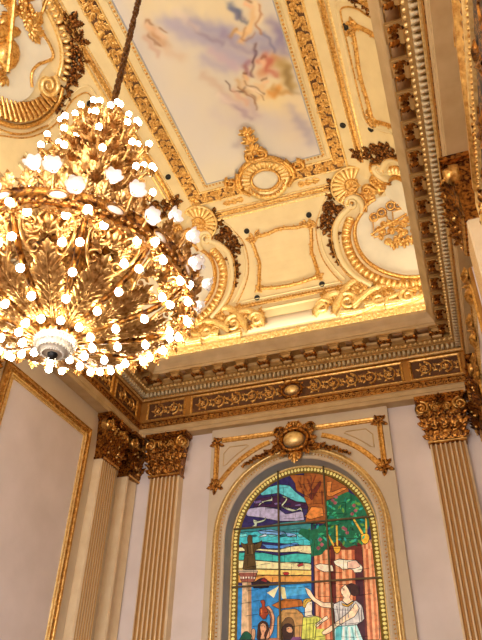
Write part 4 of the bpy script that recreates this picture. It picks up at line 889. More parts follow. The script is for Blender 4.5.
# ================================================================ wall panels
def wall_panel(w, a, b, z0, z1, label, plane, deep=0):
    fn0 = wall(w, plane); fn = lambda P: fn0(P+np.array([0,0,deep])); o = fn(np.array([[(a+b)/2, z0, 0]]))[0]; t = thing('wall_panel', label, 'wall panel', o); wp = lambda P: fn(P)-o
    s = G(); s.add(*box(a+.2, z0+.2, .0, b-.2, z1-.2, .012))
    if deep: s.add(*box(a+.003, z0+.003, -deep, b-.003, z1-.003, -.001))
    s.build('plaster_field', 'stone_pale', t, warp=wp, smooth=False)
    def rect(e): return np.array([(a+e,z0+e),(b-e,z0+e),(b-e,z1-e),(a+e,z1-e)])
    s = G(); c = rect(.085)
    def mitred(prof):
        v = []; 
        for e, h in prof: v += [(x, y, h) for x, y in rect(e)]
        return v, [(4*i+k, 4*i+(k+1)%4, 4*i+4+(k+1)%4, 4*i+4+k) for i in range(len(prof)-1) for k in range(4)]
    s.add(*mitred([(0,0),(.005,.03),(.02,.045),(.03,.03),(.15,.03)])); s.build('outer_moulding', 'ochre', t, warp=wp, smooth=False)
    s = G()
    for i in range(4):
        p, q = c[i], c[(i+1) % 4]; pts = np.array([p, q]); n = int(np.linalg.norm(q-p)/.11)
        leafband(s, pts, .12, step=.085, sc=.095, flower=4)
        s.add(*ribbon(pts, half(.012,.04)))
    g_ = G(); g_.merge(s, lambda P: P+np.array([0,0,.03])); g_.build('gilt_leaf_band', 'gold', t, warp=wp)
    if deep:
        for u in (a+.25, (a+b)/2, b-.25):
            s = G(); [s.put(ACAN, (u, z1-.1), k*.9, .26, hs=.4, h=.04) for k in range(7)]; s.put(ROSE, (u, z1-.1), 0, .14, hs=.25, h=.06); s.build('carved_flower', 'gold', t, warp=wp)
    s = G(); s.add(*mitred([(.15,.03),(.155,.05),(.17,.05),(.175,.02),(.2,.02),(.205,.035),(.215,.035),(.22,.012)])); s.build('inner_moulding', 'gold_pale', t, warp=wp, smooth=False)
    return t
wall_panel('L', 6.2, 8.68, -.8, 5.04, 'tall pinkish wall panel in a gilt leaf frame on the left wall', WL)
wall_panel('R', 6.2, 8.68, -.8, 5.04, 'right wall panel in carved gilt frame near the window corner', WR, .12)

# ================================================================ window
win = bpy.data.objects.new('window_1', None); COL.objects.link(win); win.location = (WX, BAY, WBOT); win['kind'] = 'structure'
wo = np.array([WX, BAY, WBOT]); wl = lambda P: np.stack([P[:,0], BAY-P[:,2], P[:,1]], 1)-wo
def arch_ribbon(r, prof, n=40): return ribbon(archpts(r, n=n), prof)
s = G(); s.add(*arch_ribbon(1.46, [(.08,0),(.08,.03),(.065,.06),(.05,.05),(.04,.075),(.02,.09),(.0,.08),(-.01,.04),(-.03,.02)])); s.build('gilt_arch_moulding', 'gold_pale', win, warp=wl)
s = G(); eggs(s, archpts(1.405, n=60), .06, .014, .02, .03); 
s2 = G(); s2.merge(s, lambda P: P*np.array([1,1,1])+np.array([0,0,.004])); s2.build('bead_row', 'gold', win, warp=wl)
s = G(); s.add(*arch_ribbon(1.375, [(.06,0),(.06,.018),(.0,.018),(-.005,.03),(-.04,.03),(-.055,.0)])); s.build('beige_fillet', 'stone', win, warp=wl)
s = G(); s.add(*arch_ribbon(1.32, [(.0,0),(.0,-.02),(-.005,-.07)])); s.add(*arch_ribbon(1.32, [(-.005,-.07),(-.015,-.14),(-.02,-.26)])); s.build('reveal', 'greyblue', win, warp=wl)
s = G(); s.add(*arch_ribbon(1.285, [(.02,-.28),(.015,-.25),(-.005,-.245),(-.02,-.27)])); s.build('inner_rim', 'gold_pale', win, warp=wl)
s = G(); s.add(*box(WX-1.45, WBOT-.08, -.28, WX+1.45, WBOT, .06)); s.build('sill', 'stone', win, warp=wl, smooth=False)

# stained glass: coloured pieces in lead, a few millimetres thick, in front of the backing pane
GY = 10.4
glass = thing('stained_glass', 'arched stained glass window scene with classical figures, columns and turquoise sky', 'stained glass', (WX, GY, WBOT))
go = np.array([WX, GY, WBOT]); gw = lambda P: np.stack([P[:,0], GY-P[:,2], P[:,1]], 1)-go
a = archpts(1.16, n=40); s = G(); s.add([(x,z,0) for x, z in a], [tuple(range(len(a)))[::-1]]); s.build('backing_glass', glassmat((50,42,92)), glass, warp=gw, smooth=False)
ext = [('pedestal_glass', (216,178,134), [(-3.64,1.72),(-3.42,1.72),(-3.42,-.5),(-3.64,-.5)]),
       ('sea_glass', (40,96,120), [(-3.79,1.7),(-1.5,1.7),(-1.5,.3),(-3.79,.3)]), ('ground_glass', (150,110,70), [(-3.79,.3),(-1.5,.3),(-1.5,-.58),(-3.79,-.58)]),
       ('portico_column_glass', (204,128,80), [(-1.77,1.75),(-1.52,1.75),(-1.52,-.4),(-1.77,-.4)]), ('portico_column_glass', (214,140,90), [(-2.42,1.75),(-2.08,1.75),(-2.08,-.4),(-2.42,-.4)]),
       ('bearer_woman_glass', (190,120,84), [(-3.36,1.8),(-3.1,1.8),(-3.05,-.1),(-3.4,-.1)]), ('bearded_man_glass', (120,70,110), [(-2.92,1.8),(-2.62,1.8),(-2.6,0),(-2.95,0)]),
       ('yellow_dress_woman_glass', (206,204,90), [(-2.58,1.9),(-2.36,1.9),(-2.3,0),(-2.64,0)]), ('white_robed_woman_glass', (196,226,218), [(-2.16,1.9),(-1.84,1.9),(-1.74,-.1),(-2.2,-.1)])]
def inside(x, z, r=1.16):
    if z < WZ: return min(max(x, WX-r), WX+r), max(z, WBOT+.01)
    d = math.hypot(x-WX, z-WZ)
    return (x, z) if d <= r else (WX+(x-WX)*r/d, WZ+(z-WZ)*r/d)
parts = {}
ORDER = ['sky_glass','sea_glass','ground_glass','hill_glass','boat_glass','building_glass','beam_glass','portico_column_glass','pedestal_glass','statue_glass','vine_glass','hanging_lamp_glass','side_lamp_glass','cloud_drape_glass','green_shrub_glass','jug_glass','bearer_woman_glass','bearded_man_glass','yellow_dress_woman_glass','white_robed_woman_glass']
for i, (nm, col, pts) in enumerate(ext + GLASS):
    if nm == 'hanging_lamp_glass' and sum(q[0] for q in pts)/len(pts) > -1.85: nm = 'side_lamp_glass'
    parts.setdefault(nm, []).append((i, col, pts))
import mathutils
def tri(pts):
    t = mathutils.geometry.tessellate_polygon([[mathutils.Vector((x, z, 0)) for x, z in pts]]); return [tuple(q) for q in t]
leadg = G()
for k, nm in enumerate(ORDER):
    if nm not in parts: continue
    s = G(); mats = []; h0 = .003+k*.0012
    for j, (i, col, pts) in enumerate(parts[nm]):
        # densify then clip to the arch so that pieces follow the round head
        q = resample(np.array(list(pts)+[pts[0]]), .05)[:-1] if len(pts) > 4 or max(p[1] for p in pts) > WZ else np.array(pts)
        q = [inside(*p) for p in q]; m = glassmat(col)
        if m not in mats: mats.append(m)
        h = h0+j*.00002; s.add([(x, z, h) for x, z in q], tri(q), mats.index(m))
        if nm not in ('vine_glass',) and len(pts) > 4 or nm == 'sky_glass':
            leadg.add(*ribbon(np.array(q), [(-.0045,h-.001),(-.004,h+.004),(.004,h+.004),(.0045,h-.001)], closed=True))
    s.build(nm, mats, glass, warp=gw, smooth=False)
# small leading across the panes
for z in np.arange(-.5, 4.3, .19):
    for x in np.arange(WX-1.1, WX+1.1, .22):
        x0 = x+.11*((int(z/.19)) % 2); 
        if z > 1.5 and math.hypot(x0+.1-WX, max(z-WZ,0)) < 1.08: leadg.add(*ribbon([(x0, z+.02*math.sin(x*7)), (x0+.2, z+.02*math.sin(x*7+1))], [(-.003,.027),(0,.03),(.003,.027)])) if (int(x*50)+int(z*31)) % 3 else None
        if z > 1.5 and math.hypot(x0-WX, max(z-WZ,0)) < 1.05 and (int(x*70)+int(z*17)) % 2: leadg.add(*ribbon([(x0, z), (x0+.01, z+.17)], [(-.003,.027),(0,.03),(.003,.027)]))
leadg.build('lead_came', 'black', glass, warp=gw, smooth=False)
s = G(); s.add(*arch_ribbon(1.215, [(.07,.004),(.07,.012),(-.06,.012),(-.06,.004)])); s.build('green_gold_border_glass', glassmat((112,86,30)), glass, warp=gw)
s = G(); eggs(s, archpts(1.225, n=70), .062, .024, .034, .02); s2 = G(); s2.merge(s, lambda P: P+np.array([0,0,.012])); s2.build('bead_border', glassmat((238,216,130)), glass, warp=gw)
s = G()
for x in (-3.065, -2.215): zt = WZ+math.sqrt(1.25**2-(x-WX)**2); s.add(*box(x-.013, WBOT, .04, x+.013, zt+.05, .08))
for z in (3.56, 2.59, 1.62, .65): s.add(*box(WX-1.25, z-.013, .035, WX+1.25, z+.013, .07))
s.build('glazing_bar', 'iron', glass, warp=gw, smooth=False)

# gilded frame round the arch and the crest over it
fr = thing('gilt_spandrel_frame', 'gilded moulding frame with rosette corners around the arch head', 'wall frame', (WX, BAY, 4.3)); fo = np.array([WX, BAY, 4.3]); fw_ = lambda P: np.stack([P[:,0], BAY-P[:,2], P[:,1]], 1)-fo
TOPZ, LX, RX, BZ = 5.2, -4.2, -1.11, 4.33
for name, pts in (('side_moulding', [(LX,BZ),(LX,TOPZ-.1)]), ('side_moulding', [(RX,BZ),(RX,TOPZ-.1)]), ('top_moulding', [(LX+.1,TOPZ),(-3.0,TOPZ)]), ('top_moulding', [(-2.3,TOPZ),(RX-.1,TOPZ)])):
    s = G(); s.add(*ribbon(pts, [(-.05,0),(-.045,.03),(-.03,.04),(-.015,.02),(.015,.02),(.03,.04),(.045,.03),(.05,0)])); s.build(name, 'gold', fr, warp=fw_)
arc_ = lambda r, a0, a1: np.array([(WX+r*math.cos(a), WZ+r*math.sin(a)) for a in np.linspace(a0, a1, 20)])
for a0, a1 in ((2.56, 1.85), (1.29, .58)):
    s = G(); s.add(*ribbon(arc_(1.79, a0, a1), [(-.05,0),(-.045,.03),(-.03,.04),(-.01,.02),(.02,.04),(.04,.03),(.05,0)])); s.build('arched_moulding', 'gold', fr, warp=fw_)
for cx_, cz_, r_ in ((LX, TOPZ-.05, .12), (RX, TOPZ-.05, .12), (LX, BZ-.02, .13), (RX, BZ-.02, .13)):
    s = G(); s.put(ROSE, (cx_, cz_), .2, r_, h=.02, hs=r_*1.2); scroll(s, (cx_, cz_), r_*.9, .018, .04, 1, 1, 1.5)
    for k in range(5): s.put(ACAN, (cx_+.5*r_*math.cos(k*1.26+.8), cz_+.5*r_*math.sin(k*1.26+.8)), k*1.26+.8-PI/2, r_*.9, hs=r_*.9)
    s.build('corner_rosette', 'gold_dark', fr, warp=fw_)
for sg in (-1, 1):
    p = [(LX+.14,4.68),(LX+.14,4.93),(LX+.25,5.05),(-3.6,5.05)] + [(WX+1.93*math.cos(a), WZ+1.93*math.sin(a)) for a in np.linspace(2.06, 2.34, 8)]
    if sg > 0: p = [(2*WX-x, z) for x, z in p]
    s = G(); s.add(*ribbon(np.array(p), half(.012,.012), closed=True)); s.build('thin_bead', 'cornice', fr, warp=fw_)
cr = thing('window_crest', 'golden oval cartouche crest with dark leaves on top of the window arch', 'crest', (WX, BAY-.08, 4.7)); co = np.array([WX, BAY-.08, 4.7]); cw_ = lambda P: np.stack([P[:,0]+WX, BAY-.08-P[:,2], P[:,1]+4.7], 1)-co
s = G(); v, f = sphere(1, 18, 5, True); s.put((v*np.array([.2,.15,.1]), f), (0, .27), h=.05); s.build('oval_boss', 'gold_pale', cr, warp=cw_)
s = G(); el = np.array([(.26*math.cos(x), .27+.21*math.sin(x)) for x in np.linspace(0, 2*PI, 31)[:-1]]); s.add(*ribbon(el, half(.05,.09), closed=True))
for x in np.linspace(0, 2*PI, 15)[:-1]: s.put(ACAN, (.27*math.cos(x), .27+.22*math.sin(x)), x-PI/2, .17, h=.03, hs=.15)
for sg in (-1, 1): scroll(s, (sg*.3, .5), .09, .03, .07, 0, sg); scroll(s, (sg*.33, .14), .1, .03, .07, 0, -sg)
s.build('scrolled_surround', 'gold_dark', cr, warp=cw_)
s = G(); shell(s, (0, .46), .16, .3, PI-.3, 7, .05); s.build('shell_top', 'gold', cr, warp=cw_)
s = G(); s.put(ACAN, (0, .06), PI, .26, hs=.3, h=.03); s.put(PET, (0,.05), PI, .24, h=.05); scroll(s, (-.06, -.04), .05, .02, .05, 0, 1); scroll(s, (.06, -.04), .05, .02, .05, 0, -1); s.build('pendant_leaf', 'gold', cr, warp=cw_)
for sg in (-1, 1):
    s = G(); pts = [(sg*x, .1-.0*x-.28*x*x+ .02) for x in np.linspace(.3, .95, 12)]
    for i, p in enumerate(pts):
        s.put(ACAN, p, -sg*(1.3+.5*math.sin(i*1.7)), .17*(1-.05*i), hs=.2, h=.02); s.put(BALL, (p[0], p[1]+.03), 0, .03, h=.05)
    s.build('leaf_spray', 'gold_dark', cr, warp=cw_)
# ================================================================ ceiling ornament
def cpart(name, m, parent, w, make, o, lift=0, mirror=None, extra=None):
    s = G(); make(s); fn = cove(w); g_ = G()
    if lift: s2 = G(); s2.merge(s, lambda P: P+np.array([0,0,lift])); s = s2
    g_.merge(s, fn)
    for mf in mirror or []:
        g2 = G(); g2.merge(s, lambda P, mf=mf: mf(fn(P))); g2.build(name, m, parent, warp=lambda P: P-o)
    return g_.build(name, m, parent, warp=lambda P: P-o)
# painting, canvas coloured per point (broad clouds and soft figures)
PX0, PX1, PY0, PY1 = -3.91, -1.38, -1.8, 8.10
nx, ny = 150, 520
gx, gy = np.meshgrid(np.linspace(PX0, PX1, nx+1), np.linspace(PY0, PY1, ny+1), indexing='ij')
base = np.array((212,205,193.)); img = np.ones(gx.shape+(3,))*base
fb = sum(np.sin(gx*a+gy*b+c)/k for k, (a, b, c) in enumerate(((1.1,.7,0),(2.3,-1.3,1),(3.1,2.9,2),(5.7,-4.1,.5),(8.3,7.1,3)), 1))
img += fb[...,None]*np.array((5,4,-2))
def stroke(col, w, a, pts):
    p = np.array(pts, float); d = np.full(gx.shape, 1e9)
    wx = gx+.03*np.sin(gy*9+gx*4)+.015*np.sin(gy*31); wy = gy+.03*np.sin(gx*11+2)+.012*np.sin(gx*37)
    for q, r in zip(p[:-1], p[1:]):
        v = r-q; L2 = max(v@v, 1e-9); t = np.clip(((wx-q[0])*v[0]+(wy-q[1])*v[1])/L2, 0, 1)
        d = np.minimum(d, np.hypot(wx-q[0]-t*v[0], wy-q[1]-t*v[1]))
    k = a*np.exp(-(d/w)**2*1.1)
    img[:] = img*(1-k[...,None])+np.array(col, float)*k[...,None]
for col, w, a, pts in STROKES: stroke(col, w, a, pts)
for i in range(34):                      # the unseen rear half: more clouds
    x, y = rng.uniform(PX0, PX1), rng.uniform(PY0, 3.2); stroke([(206,196,206),(232,214,170),(176,168,190),(226,200,160)][i%4], rng.uniform(.15,.45), .5, [(x,y),(x+rng.uniform(-.8,.8),y+rng.uniform(-.5,.5))])
me = bpy.data.meshes.new('ceiling_painting'); idx = lambda i, j: i*(ny+1)+j
me.from_pydata([(x, y, ZTOP-.012) for x, y in zip(gx.ravel()-XC, gy.ravel()-3.12)], [], [(idx(i,j), idx(i,j+1), idx(i+1,j+1), idx(i+1,j)) for i in range(nx) for j in range(ny)])
at = me.color_attributes.new('paint', 'FLOAT_COLOR', 'POINT'); lin = np.clip(img.reshape(-1,3)/255, 0, 1); lin = np.where(lin <= .04045, lin/12.92, ((lin+.055)/1.055)**2.4)
at.data.foreach_set('color', np.c_[lin, np.ones(len(lin))].ravel())
pm = mat('painted_canvas', (220,210,200), .7); b = pm.node_tree.nodes['Principled BSDF']; an = pm.node_tree.nodes.new('ShaderNodeAttribute'); an.attribute_name = 'paint'; pm.node_tree.links.new(an.outputs['Color'], b.inputs['Base Color'])
me.materials.append(pm)
root = thing('ceiling_painting', 'pale ceiling painting of floating figures among lilac and cream clouds', 'painting', (XC, 3.12, 0))
po = bpy.data.objects.new('canvas', me); COL.objects.link(po); po.parent = root
ro = np.array([XC, 3.12, 0])
def rect_ring(x0, y0, x1, y1, prof, z=ZTOP):          # mitred moulding lying on the flat ceiling; profile (outward offset, drop)
    v = []
    for e, h in prof: v += [(x0-e,y0-e,z-h),(x1+e,y0-e,z-h),(x1+e,y1+e,z-h),(x0-e,y1+e,z-h)]
    return v, [(4*i+k, 4*i+(k+1)%4, 4*i+4+(k+1)%4, 4*i+4+k) for i in range(len(prof)-1) for k in range(4)]
s = G(); s.add(*rect_ring(PX0, PY0, PX1, PY1, [(-.03,0),(-.025,.02),(-.01,.022),(-.005,.012)])); s.build('grey_edge_line', 'greyblue', root, warp=lambda P: P-ro, smooth=False)
s = G(); s.add(*rect_ring(PX0, PY0, PX1, PY1, [(-.005,0),(-.005,.03),(.0,.035),(.01,.02),(.06,.02),(.07,.035),(.085,.03),(.09,.01)])); 
for (x0,y0,x1,y1) in ((PX0-.035,0,PX0-.035,PY1),(PX1+.035,0,PX1+.035,PY1),(PX0,PY1+.035,PX1,PY1+.035)):
    q = resample(np.array([(x0,y0),(x1,y1)]), .075)
    for x, y in q: v, f = BALL; s.add(v*np.array([.024,.024,.02])+np.array([x, y, ZTOP-.025]), f, 1)
s.build('inner_bead_border', ['cream', 'gold'], root, warp=lambda P: P-ro, smooth=False)
# the gilt oak-leaf frame round the painting, laid on the start of the cove
frame = thing('gilt_leaf_frame', 'wide gilt leaf frame running around the ceiling painting', 'picture frame', (XC, 3.12, ZTOP)); frc = np.array([XC, 3.12, ZTOP])
def band_runs(a): # runs (wall, u0, u1) at arc length a, mitred
    th = np.interp(a, _arc, _th); d = CA*(1-math.cos(th)); return [('E', CL+d, CR-d), ('L', 0.0, CE-d), ('R', 0.0, CE-d)]
A0 = 3.66
for w, u0, u1 in band_runs(A0):
    d = .14
    def mk(s, u0=u0, u1=u1):
        leafband(s, [(u0, A0), (u1, A0)], .26, step=.085, sc=.19, flower=4)
        for q in np.arange(u0+.1, u1, .14): s.put(PET, (q, A0+.06*math.sin(q*9)), rng.uniform(0,6.28), .12, h=.02, hs=.18)
    cpart('oak_leaf_band', 'gold', frame, w, mk, frc, lift=.01)
    def mk(s, u0=u0, u1=u1):
        s.add(*ribbon([(u0+.12 if w=='E' else u0, A0+.135), (u1-.12, A0+.135)], half(.018,.04))); s.add(*ribbon([(u0-.12 if w=='E' else u0, A0-.135), (u1+.12, A0-.135)], half(.022,.04)))
    cpart('edge_moulding', 'gold_pale', frame, w, mk, frc)
    def mk(s, u0=u0, u1=u1): s.add(*ribbon([(u0, A0), (u1, A0)], [(-.13,0),(-.12,.012),(.12,.012),(.13,0)]))
    cpart('dark_bed', 'brown', frame, w, mk, frc)
# long straight mouldings on the cove
def cove_line(name, a, prof, m, trims=(), kind='structure', deco=None):
    g_ = G()
    for w, u0, u1 in band_runs(a):
        segs = trims.get(w) if trims else None
        for p, q in (segs or [(u0, u1)]):
            s = G(); pts = np.array([(x, a) for x in np.linspace(p, q, 12)])
            s.add(*ribbon(pts, prof))
            if deco: deco(s, p, q, a)
            g_.merge(s, cove(w))
    o = g_.build(name, m); o['kind'] = kind; return o
def dec_leaf(s, p, q, a):
    for x in np.arange(p+.03, q, .07): s.put(PET, (x, a+.018), -1.1, .075, hs=.11, h=.012); s.put(PET, (x+.02, a-.018), -2.0, .075, hs=.11, h=.012)
seg_up = {'E': [(-4.05, -1.3)], 'L': [(.5, 8.35)], 'R': [(.5, 8.35)]}
cove_line('trim_10', 3.19, [(-.05,0),(-.045,.02),(.045,.02),(.05,0)], 'gold', seg_up, deco=dec_leaf)
cove_line('trim_11', 3.27, half(.014,.025), 'gold_pale', seg_up)
cove_line('trim_12', 3.09, [(-.03,0),(-.02,.02),(.02,.02),(.03,0)], 'gold_pale', {'E': [(-3.95, -1.4)], 'L': [(.5, 8.25)], 'R': [(.5, 8.25)]})
seg_lo = {'E': [(-3.9, -1.45)], 'L': [(5.0, 7.8)], 'R': [(5.0, 7.8)]}
cove_line('trim_13', 1.02, [(-.04,0),(-.035,.02),(.035,.02),(.04,0)], 'gold', seg_lo, deco=dec_leaf)
cove_line('trim_14', .86, half(.03,.04), 'cream', seg_lo); cove_line('trim_15', 1.14, half(.015,.02), 'cream', seg_lo)
# bright leaf course at the foot of the cove
def foot(s, p, q, a):
    for x in np.arange(p, q, .075):
        s.put(ACAN, (x, a-.10), rng.uniform(-.5,.5), .24, hs=.28); s.put(PET, (x+.03, a-.12), rng.uniform(-.9,.9), .16, h=.03, hs=.2)
cove_line('trim_16', .16, [(-.14,0),(-.13,.03),(-.02,.05),(.0,.03),(.06,.03),(.08,.05),(.10,.0)], 'gold_pale', {'E': [(CL, CR)], 'L': [(1.2, CE)], 'R': [(1.2, CE)]}, deco=foot)
# dado field: rosy band between foot and lower moulding
cove_line('trim_17', .5, [(-.14,0),(-.13,.012),(.13,.012),(.14,0)], 'stone', {'E': [(-3.6,-1.7)], 'L': [(5.2,7.5)], 'R': [(5.2,7.5)]})

def vine_frame(label, w, cx, hw, a0, a1):
    fn = cove(w); o = fn(np.array([[cx, (a0+a1)/2, 0]]))[0]; t = thing('gilt_vine_frame', label, 'ceiling frame', o)
    L_, R_ = cx-hw, cx+hw; b = .09
    sides = {'top_branch': [(L_+.1,a1-.02),(L_+.35,a1-.02),(cx,a1+.05),(R_-.35,a1-.02),(R_-.1,a1-.02)], 'bottom_branch': [(L_+.06,a0+.03),(cx-.3,a0-.02),(cx,a0-.04),(cx+.3,a0-.02),(R_-.06,a0+.03)],
             'side_branch': [(L_,a0+.05),(L_+b*.7,a0+.5),(L_+b,(a0+a1)/2),(L_+b*.5,a1-.4),(L_,a1-.1)]}
    for k, p in list(sides.items())+[('side_branch', [(2*cx-x, y) for x, y in sides['side_branch']])]:
        def mk(s, p=p):
            q = smooth(p, 2); s.add(*ribbon(q, half(.04,.05)))
            for i, x in enumerate(resample(q, .085)): s.put(PET, x, i*2.3, .075, hs=.13, h=.02)
        cpart(k, 'gold', t, w, mk, o)
    for sx in (-1, 1):
        def mk(s, sx=sx):
            c = (cx+sx*hw, a1-.04); scroll(s, c, .1, .026, .05, 0, sx); scroll(s, (c[0]-sx*.17, c[1]+.07), .08, .022, .045, 1, -sx)
            for k in range(4): s.put(ACAN, c, k*1.5, .15, hs=.16)
        cpart('corner_scroll', 'gold', t, w, mk, o)
        def mk(s, sx=sx):
            c = (cx+sx*hw, a0+.03); s.put(ROSE, c, 0, .09, hs=.12); 
            for k in range(4): s.put(ACAN, c, k*1.5+.6, .13, hs=.14)
        cpart('corner_leaf', 'gold', t, w, mk, o)
    return t
vine_frame('gilt leafy frame with a plain cream field on the end cove above the window', 'E', -2.63, .67, 1.33, 2.55)
vine_frame('gilt leafy frame on the left cove behind the chandelier bulbs', 'L', 6.3, .95, 1.4, 2.7)
vine_frame('gilt leafy frame on the right cove, partly cut off by the cornice', 'R', 6.3, .95, 1.4, 2.72)

# thin double lines that bow round the cartouches
def bow_line(name, w, pts, m='cream', o=None, mir=None, th_=.022):
    s = G(); q = smooth(pts, 3); s.add(*ribbon(q, half(th_,.028))); s2 = G(); s2.merge(s, cove(w))
    if mir: s2.merge(s, lambda P: mir(cove(w)(P)))
    ob = s2.build(name, m); ob['kind'] = 'structure'; return ob
bow_line('trim_18', 'E', [(-1.45,3.05),(-1.62,2.9),(-1.8,2.5),(-1.8,1.9),(-1.63,1.49),(-1.42,1.16)], 'cream', mir=mirror_x)
bow_line('trim_19', 'E', [(-1.52,3.0),(-1.7,2.75),(-1.88,2.45),(-1.88,1.85),(-1.72,1.45),(-1.5,1.1)], 'gold', mir=mirror_x, th_=.012)
thin = [(4.2,.72),(4.39,.95),(4.79,1.32),(5.03,1.82),(5.04,2.24),(4.94,2.60),(4.98,2.94),(5.22,2.97),(5.74,2.97),(6.3,2.97),(6.9,2.97),(7.4,2.94),(7.44,2.6),(7.35,2.2)]
for i, (w, m) in enumerate((('L','cream'),('R','cream'))): bow_line('trim_%d' % (20+i), w, thin, m)
for i, w in enumerate('LR'): bow_line('trim_%d' % (22+i), w, [(x+.09*(1 if x < 5.1 else 0), y-.09*(1 if y > 2.5 else 0)) for x, y in thin], 'gold', th_=.012)

# big corner cartouches, one in each corner of the cove beside the window wall
def corner_cartouche(label, right):
    fnE = cove('E'); o = fnE(np.array([[.05, 1.6, 0]]))[0]
    if not right: o = mirror_x(o[None])[0]
    t = thing('corner_cartouche', label, 'cartouche', o)
    def cp(name, m, mk, both=True, lift=0):
        s = G(); mk(s); 
        if lift: s2 = G(); s2.merge(s, lambda P: P+np.array([0,0,lift])); s = s2
        g_ = G(); g_.merge(s, fnE)
        if both: g2 = G(); g2.merge(s, lambda P: mitre_right(fnE(P))); g2.build(name, m, t, warp=lambda P: (P if right else mirror_x(P))-o)
        return g_.build(name, m, t, warp=lambda P: (P if right else mirror_x(P))-o)
    rim = smooth([(-.52,2.74),(-.7,2.68),(-.80,2.56),(-.93,2.44),(-1.04,2.28),(-1.09,2.03),(-1.05,1.73),(-.92,1.45),(-.71,1.22),(-.45,1.04),(-.2,.92),(.1,.87),(.45,.90)], 2)
    mit = lambda a: CR-CA*(1-math.cos(np.interp(a, _arc, _th)))
    def mk(s):                                   # pale raised field up to the mitre
        q = resample(rim, .07); v = []; n = len(q)
        for x, a in q:
            xm = mit(a)
            for k in range(6): v.append((x+(xm-x)*k/5 if x < xm else x, a, .03))
        s.add(v, [(6*i+k, 6*i+k+1, 6*i+7+k, 6*i+6+k) for i in range(n-1) for k in range(5)])
    cp('pale_field', 'panel', mk)
    cp('gilt_cable_rim', 'gold', lambda s: s.add(*ribbon(rim, half(.045,.09))))
    egg = smooth([(-1.1,2.45),(-1.2,2.3),(-1.27,2.1),(-1.27,1.85),(-1.2,1.57),(-1.07,1.32),(-.88,1.10),(-.64,.93),(-.39,.80),(-.15,.74),(.4,.73)], 2)
    def mk(s):
        q = resample(egg, .115); t_ = tang(q)
        s.add(*ribbon(egg, [(-.10,0),(-.09,.03),(.09,.03),(.1,0)]))
    cp('band_bed', 'gold', mk)
    def mk(s): eggs(s, egg, .125, .045, .09, .09); 
    cp('egg_band', 'gold_pale', mk, lift=.02)
    out = smooth([(-1.02,2.72),(-1.2,2.62),(-1.36,2.5),(-1.47,2.31),(-1.5,2.0),(-1.46,1.66),(-1.34,1.36),(-1.15,1.1),(-.9,.88)], 2)
    cp('cream_outer_moulding', 'cream', lambda s: s.add(*ribbon(out, half(.07,.09))))
    cp('outer_gilt_line', 'gold', lambda s: s.add(*ribbon(out+np.array([-.075,-.02]), half(.018,.08))))
    # S scroll between shell and band
    def mk(s):
        s.add(*ribbon(smooth([(-.86,2.5),(-.8,2.66),(-.86,2.84),(-1.0,2.92),(-1.14,2.84)], 2), half(.06,.1)))
        scroll(s, (-1.02,2.76), .15, .045, .1, 1.2, 1, 1.6)
    cp('volute', 'cream', mk)
    cp('volute_gilt_edge', 'gold', lambda s: (s.add(*ribbon(smooth([(-.76,2.5),(-.71,2.68),(-.78,2.88),(-.98,3.0),(-1.2,2.92)], 2), half(.025,.1))), scroll(s, (-1.02,2.76), .2, .02, .1, 1.2, 1, 1.2)))
    # great shell at the head, on the mitre
    sc_ = (-.95, 3.12)
    cp('shell_fan', 'gold_pale', lambda s: shell(s, sc_, .36, .9, 4.4, 12, .07), both=False, lift=.03)
    cp('shell_hollow', 'gold', lambda s: (s.put(ribbon(np.array([(.13*math.cos(x), .13*math.sin(x)) for x in np.linspace(0,2*PI,20)]), half(.03,.08)), sc_), [s.put(ACAN, sc_, k*.9, .2, hs=.25) for k in range(7)]), both=False, lift=.03)
    def mk(s):
        ccurl(s, [(-.6,3.02),(-.45,2.86),(-.3,2.88)], .05, .09, r0=.09, r1=.1, s0=1, s1=1)
        for k in range(5): s.put(ACAN, (-.62,2.86), k*1.2, .2, hs=.22)
    cp('head_scroll', 'gold', mk)
    # dark berry and leaf clusters
    def mk(s):
        for p, R, n in (((-1.36,2.86),.16,22), ((-1.5,2.62),.15,18), ((-1.62,2.42),.12,12), ((-1.5,2.2),.08,8), ((-1.56,2.0),.07,8), ((-1.55,1.8),.06,7), ((-1.48,1.6),.05,6), ((-1.3,3.2),.12,14)):
            berries(s, p, R, n, .035)
            for k in range(6): s.put(ACAN, (p[0]+R*.5*math.cos(k*1.05), p[1]+R*.5*math.sin(k*1.05)), k*1.05-PI/2, R*1.1+.04, hs=.2)
    cp('berry_garland', 'bronze', mk)
    # tumbling acanthus at the foot
    def mk(s):
        for p, r, cw, st in (((-1.95,.62),.17,1,0), ((-1.42,.62),.2,-1,2), ((-.8,.52),.16,-1,0), ((-.25,.48),.15,1,2)):
            scroll(s, p, r, .055, .14, st, cw)
        def plume(p0, p1, p2, w):
            c = smooth([p0,p1,p2], 3)
            for o_ in (-1.1, -.35, .35, 1.1):
                k = np.linspace(0, 1, len(c))[:,None]; d = np.array([[0, o_*w*.55]])*(1-k); s.add(*ribbon(c+d, half(w*.42,.15-.03*abs(o_)), taper=lambda q: 1.05-.8*q))
        for a_, b_, c_, w in (((-2.15,.5),(-1.75,.98),(-1.3,.72),.13), ((-1.75,.46),(-1.35,1.12),(-1.0,1.0),.15), ((-1.35,.5),(-.9,.85),(-.55,.8),.13), ((-1.1,.44),(-.6,.5),(-.15,.72),.12), ((-.7,.38),(-.1,.38),(.35,.62),.12), ((-1.6,.36),(-1.1,.34),(-.7,.52),.1)):
            plume(a_, b_, c_, w)
    cp('tumbling_leaf', 'gold_pale', mk)
    def mk(s):
        for i in range(46):
            x = rng.uniform(-1.95, .4); s.put(ACAN, (x, rng.uniform(.36,.7)+.25*math.exp(-(x+1.3)**2/.2)), rng.uniform(-1.4,1.4), .3, hs=.34)
    cp('foot_foliage', 'gold', mk)
    # musical trophy hung on the field
    tr = t
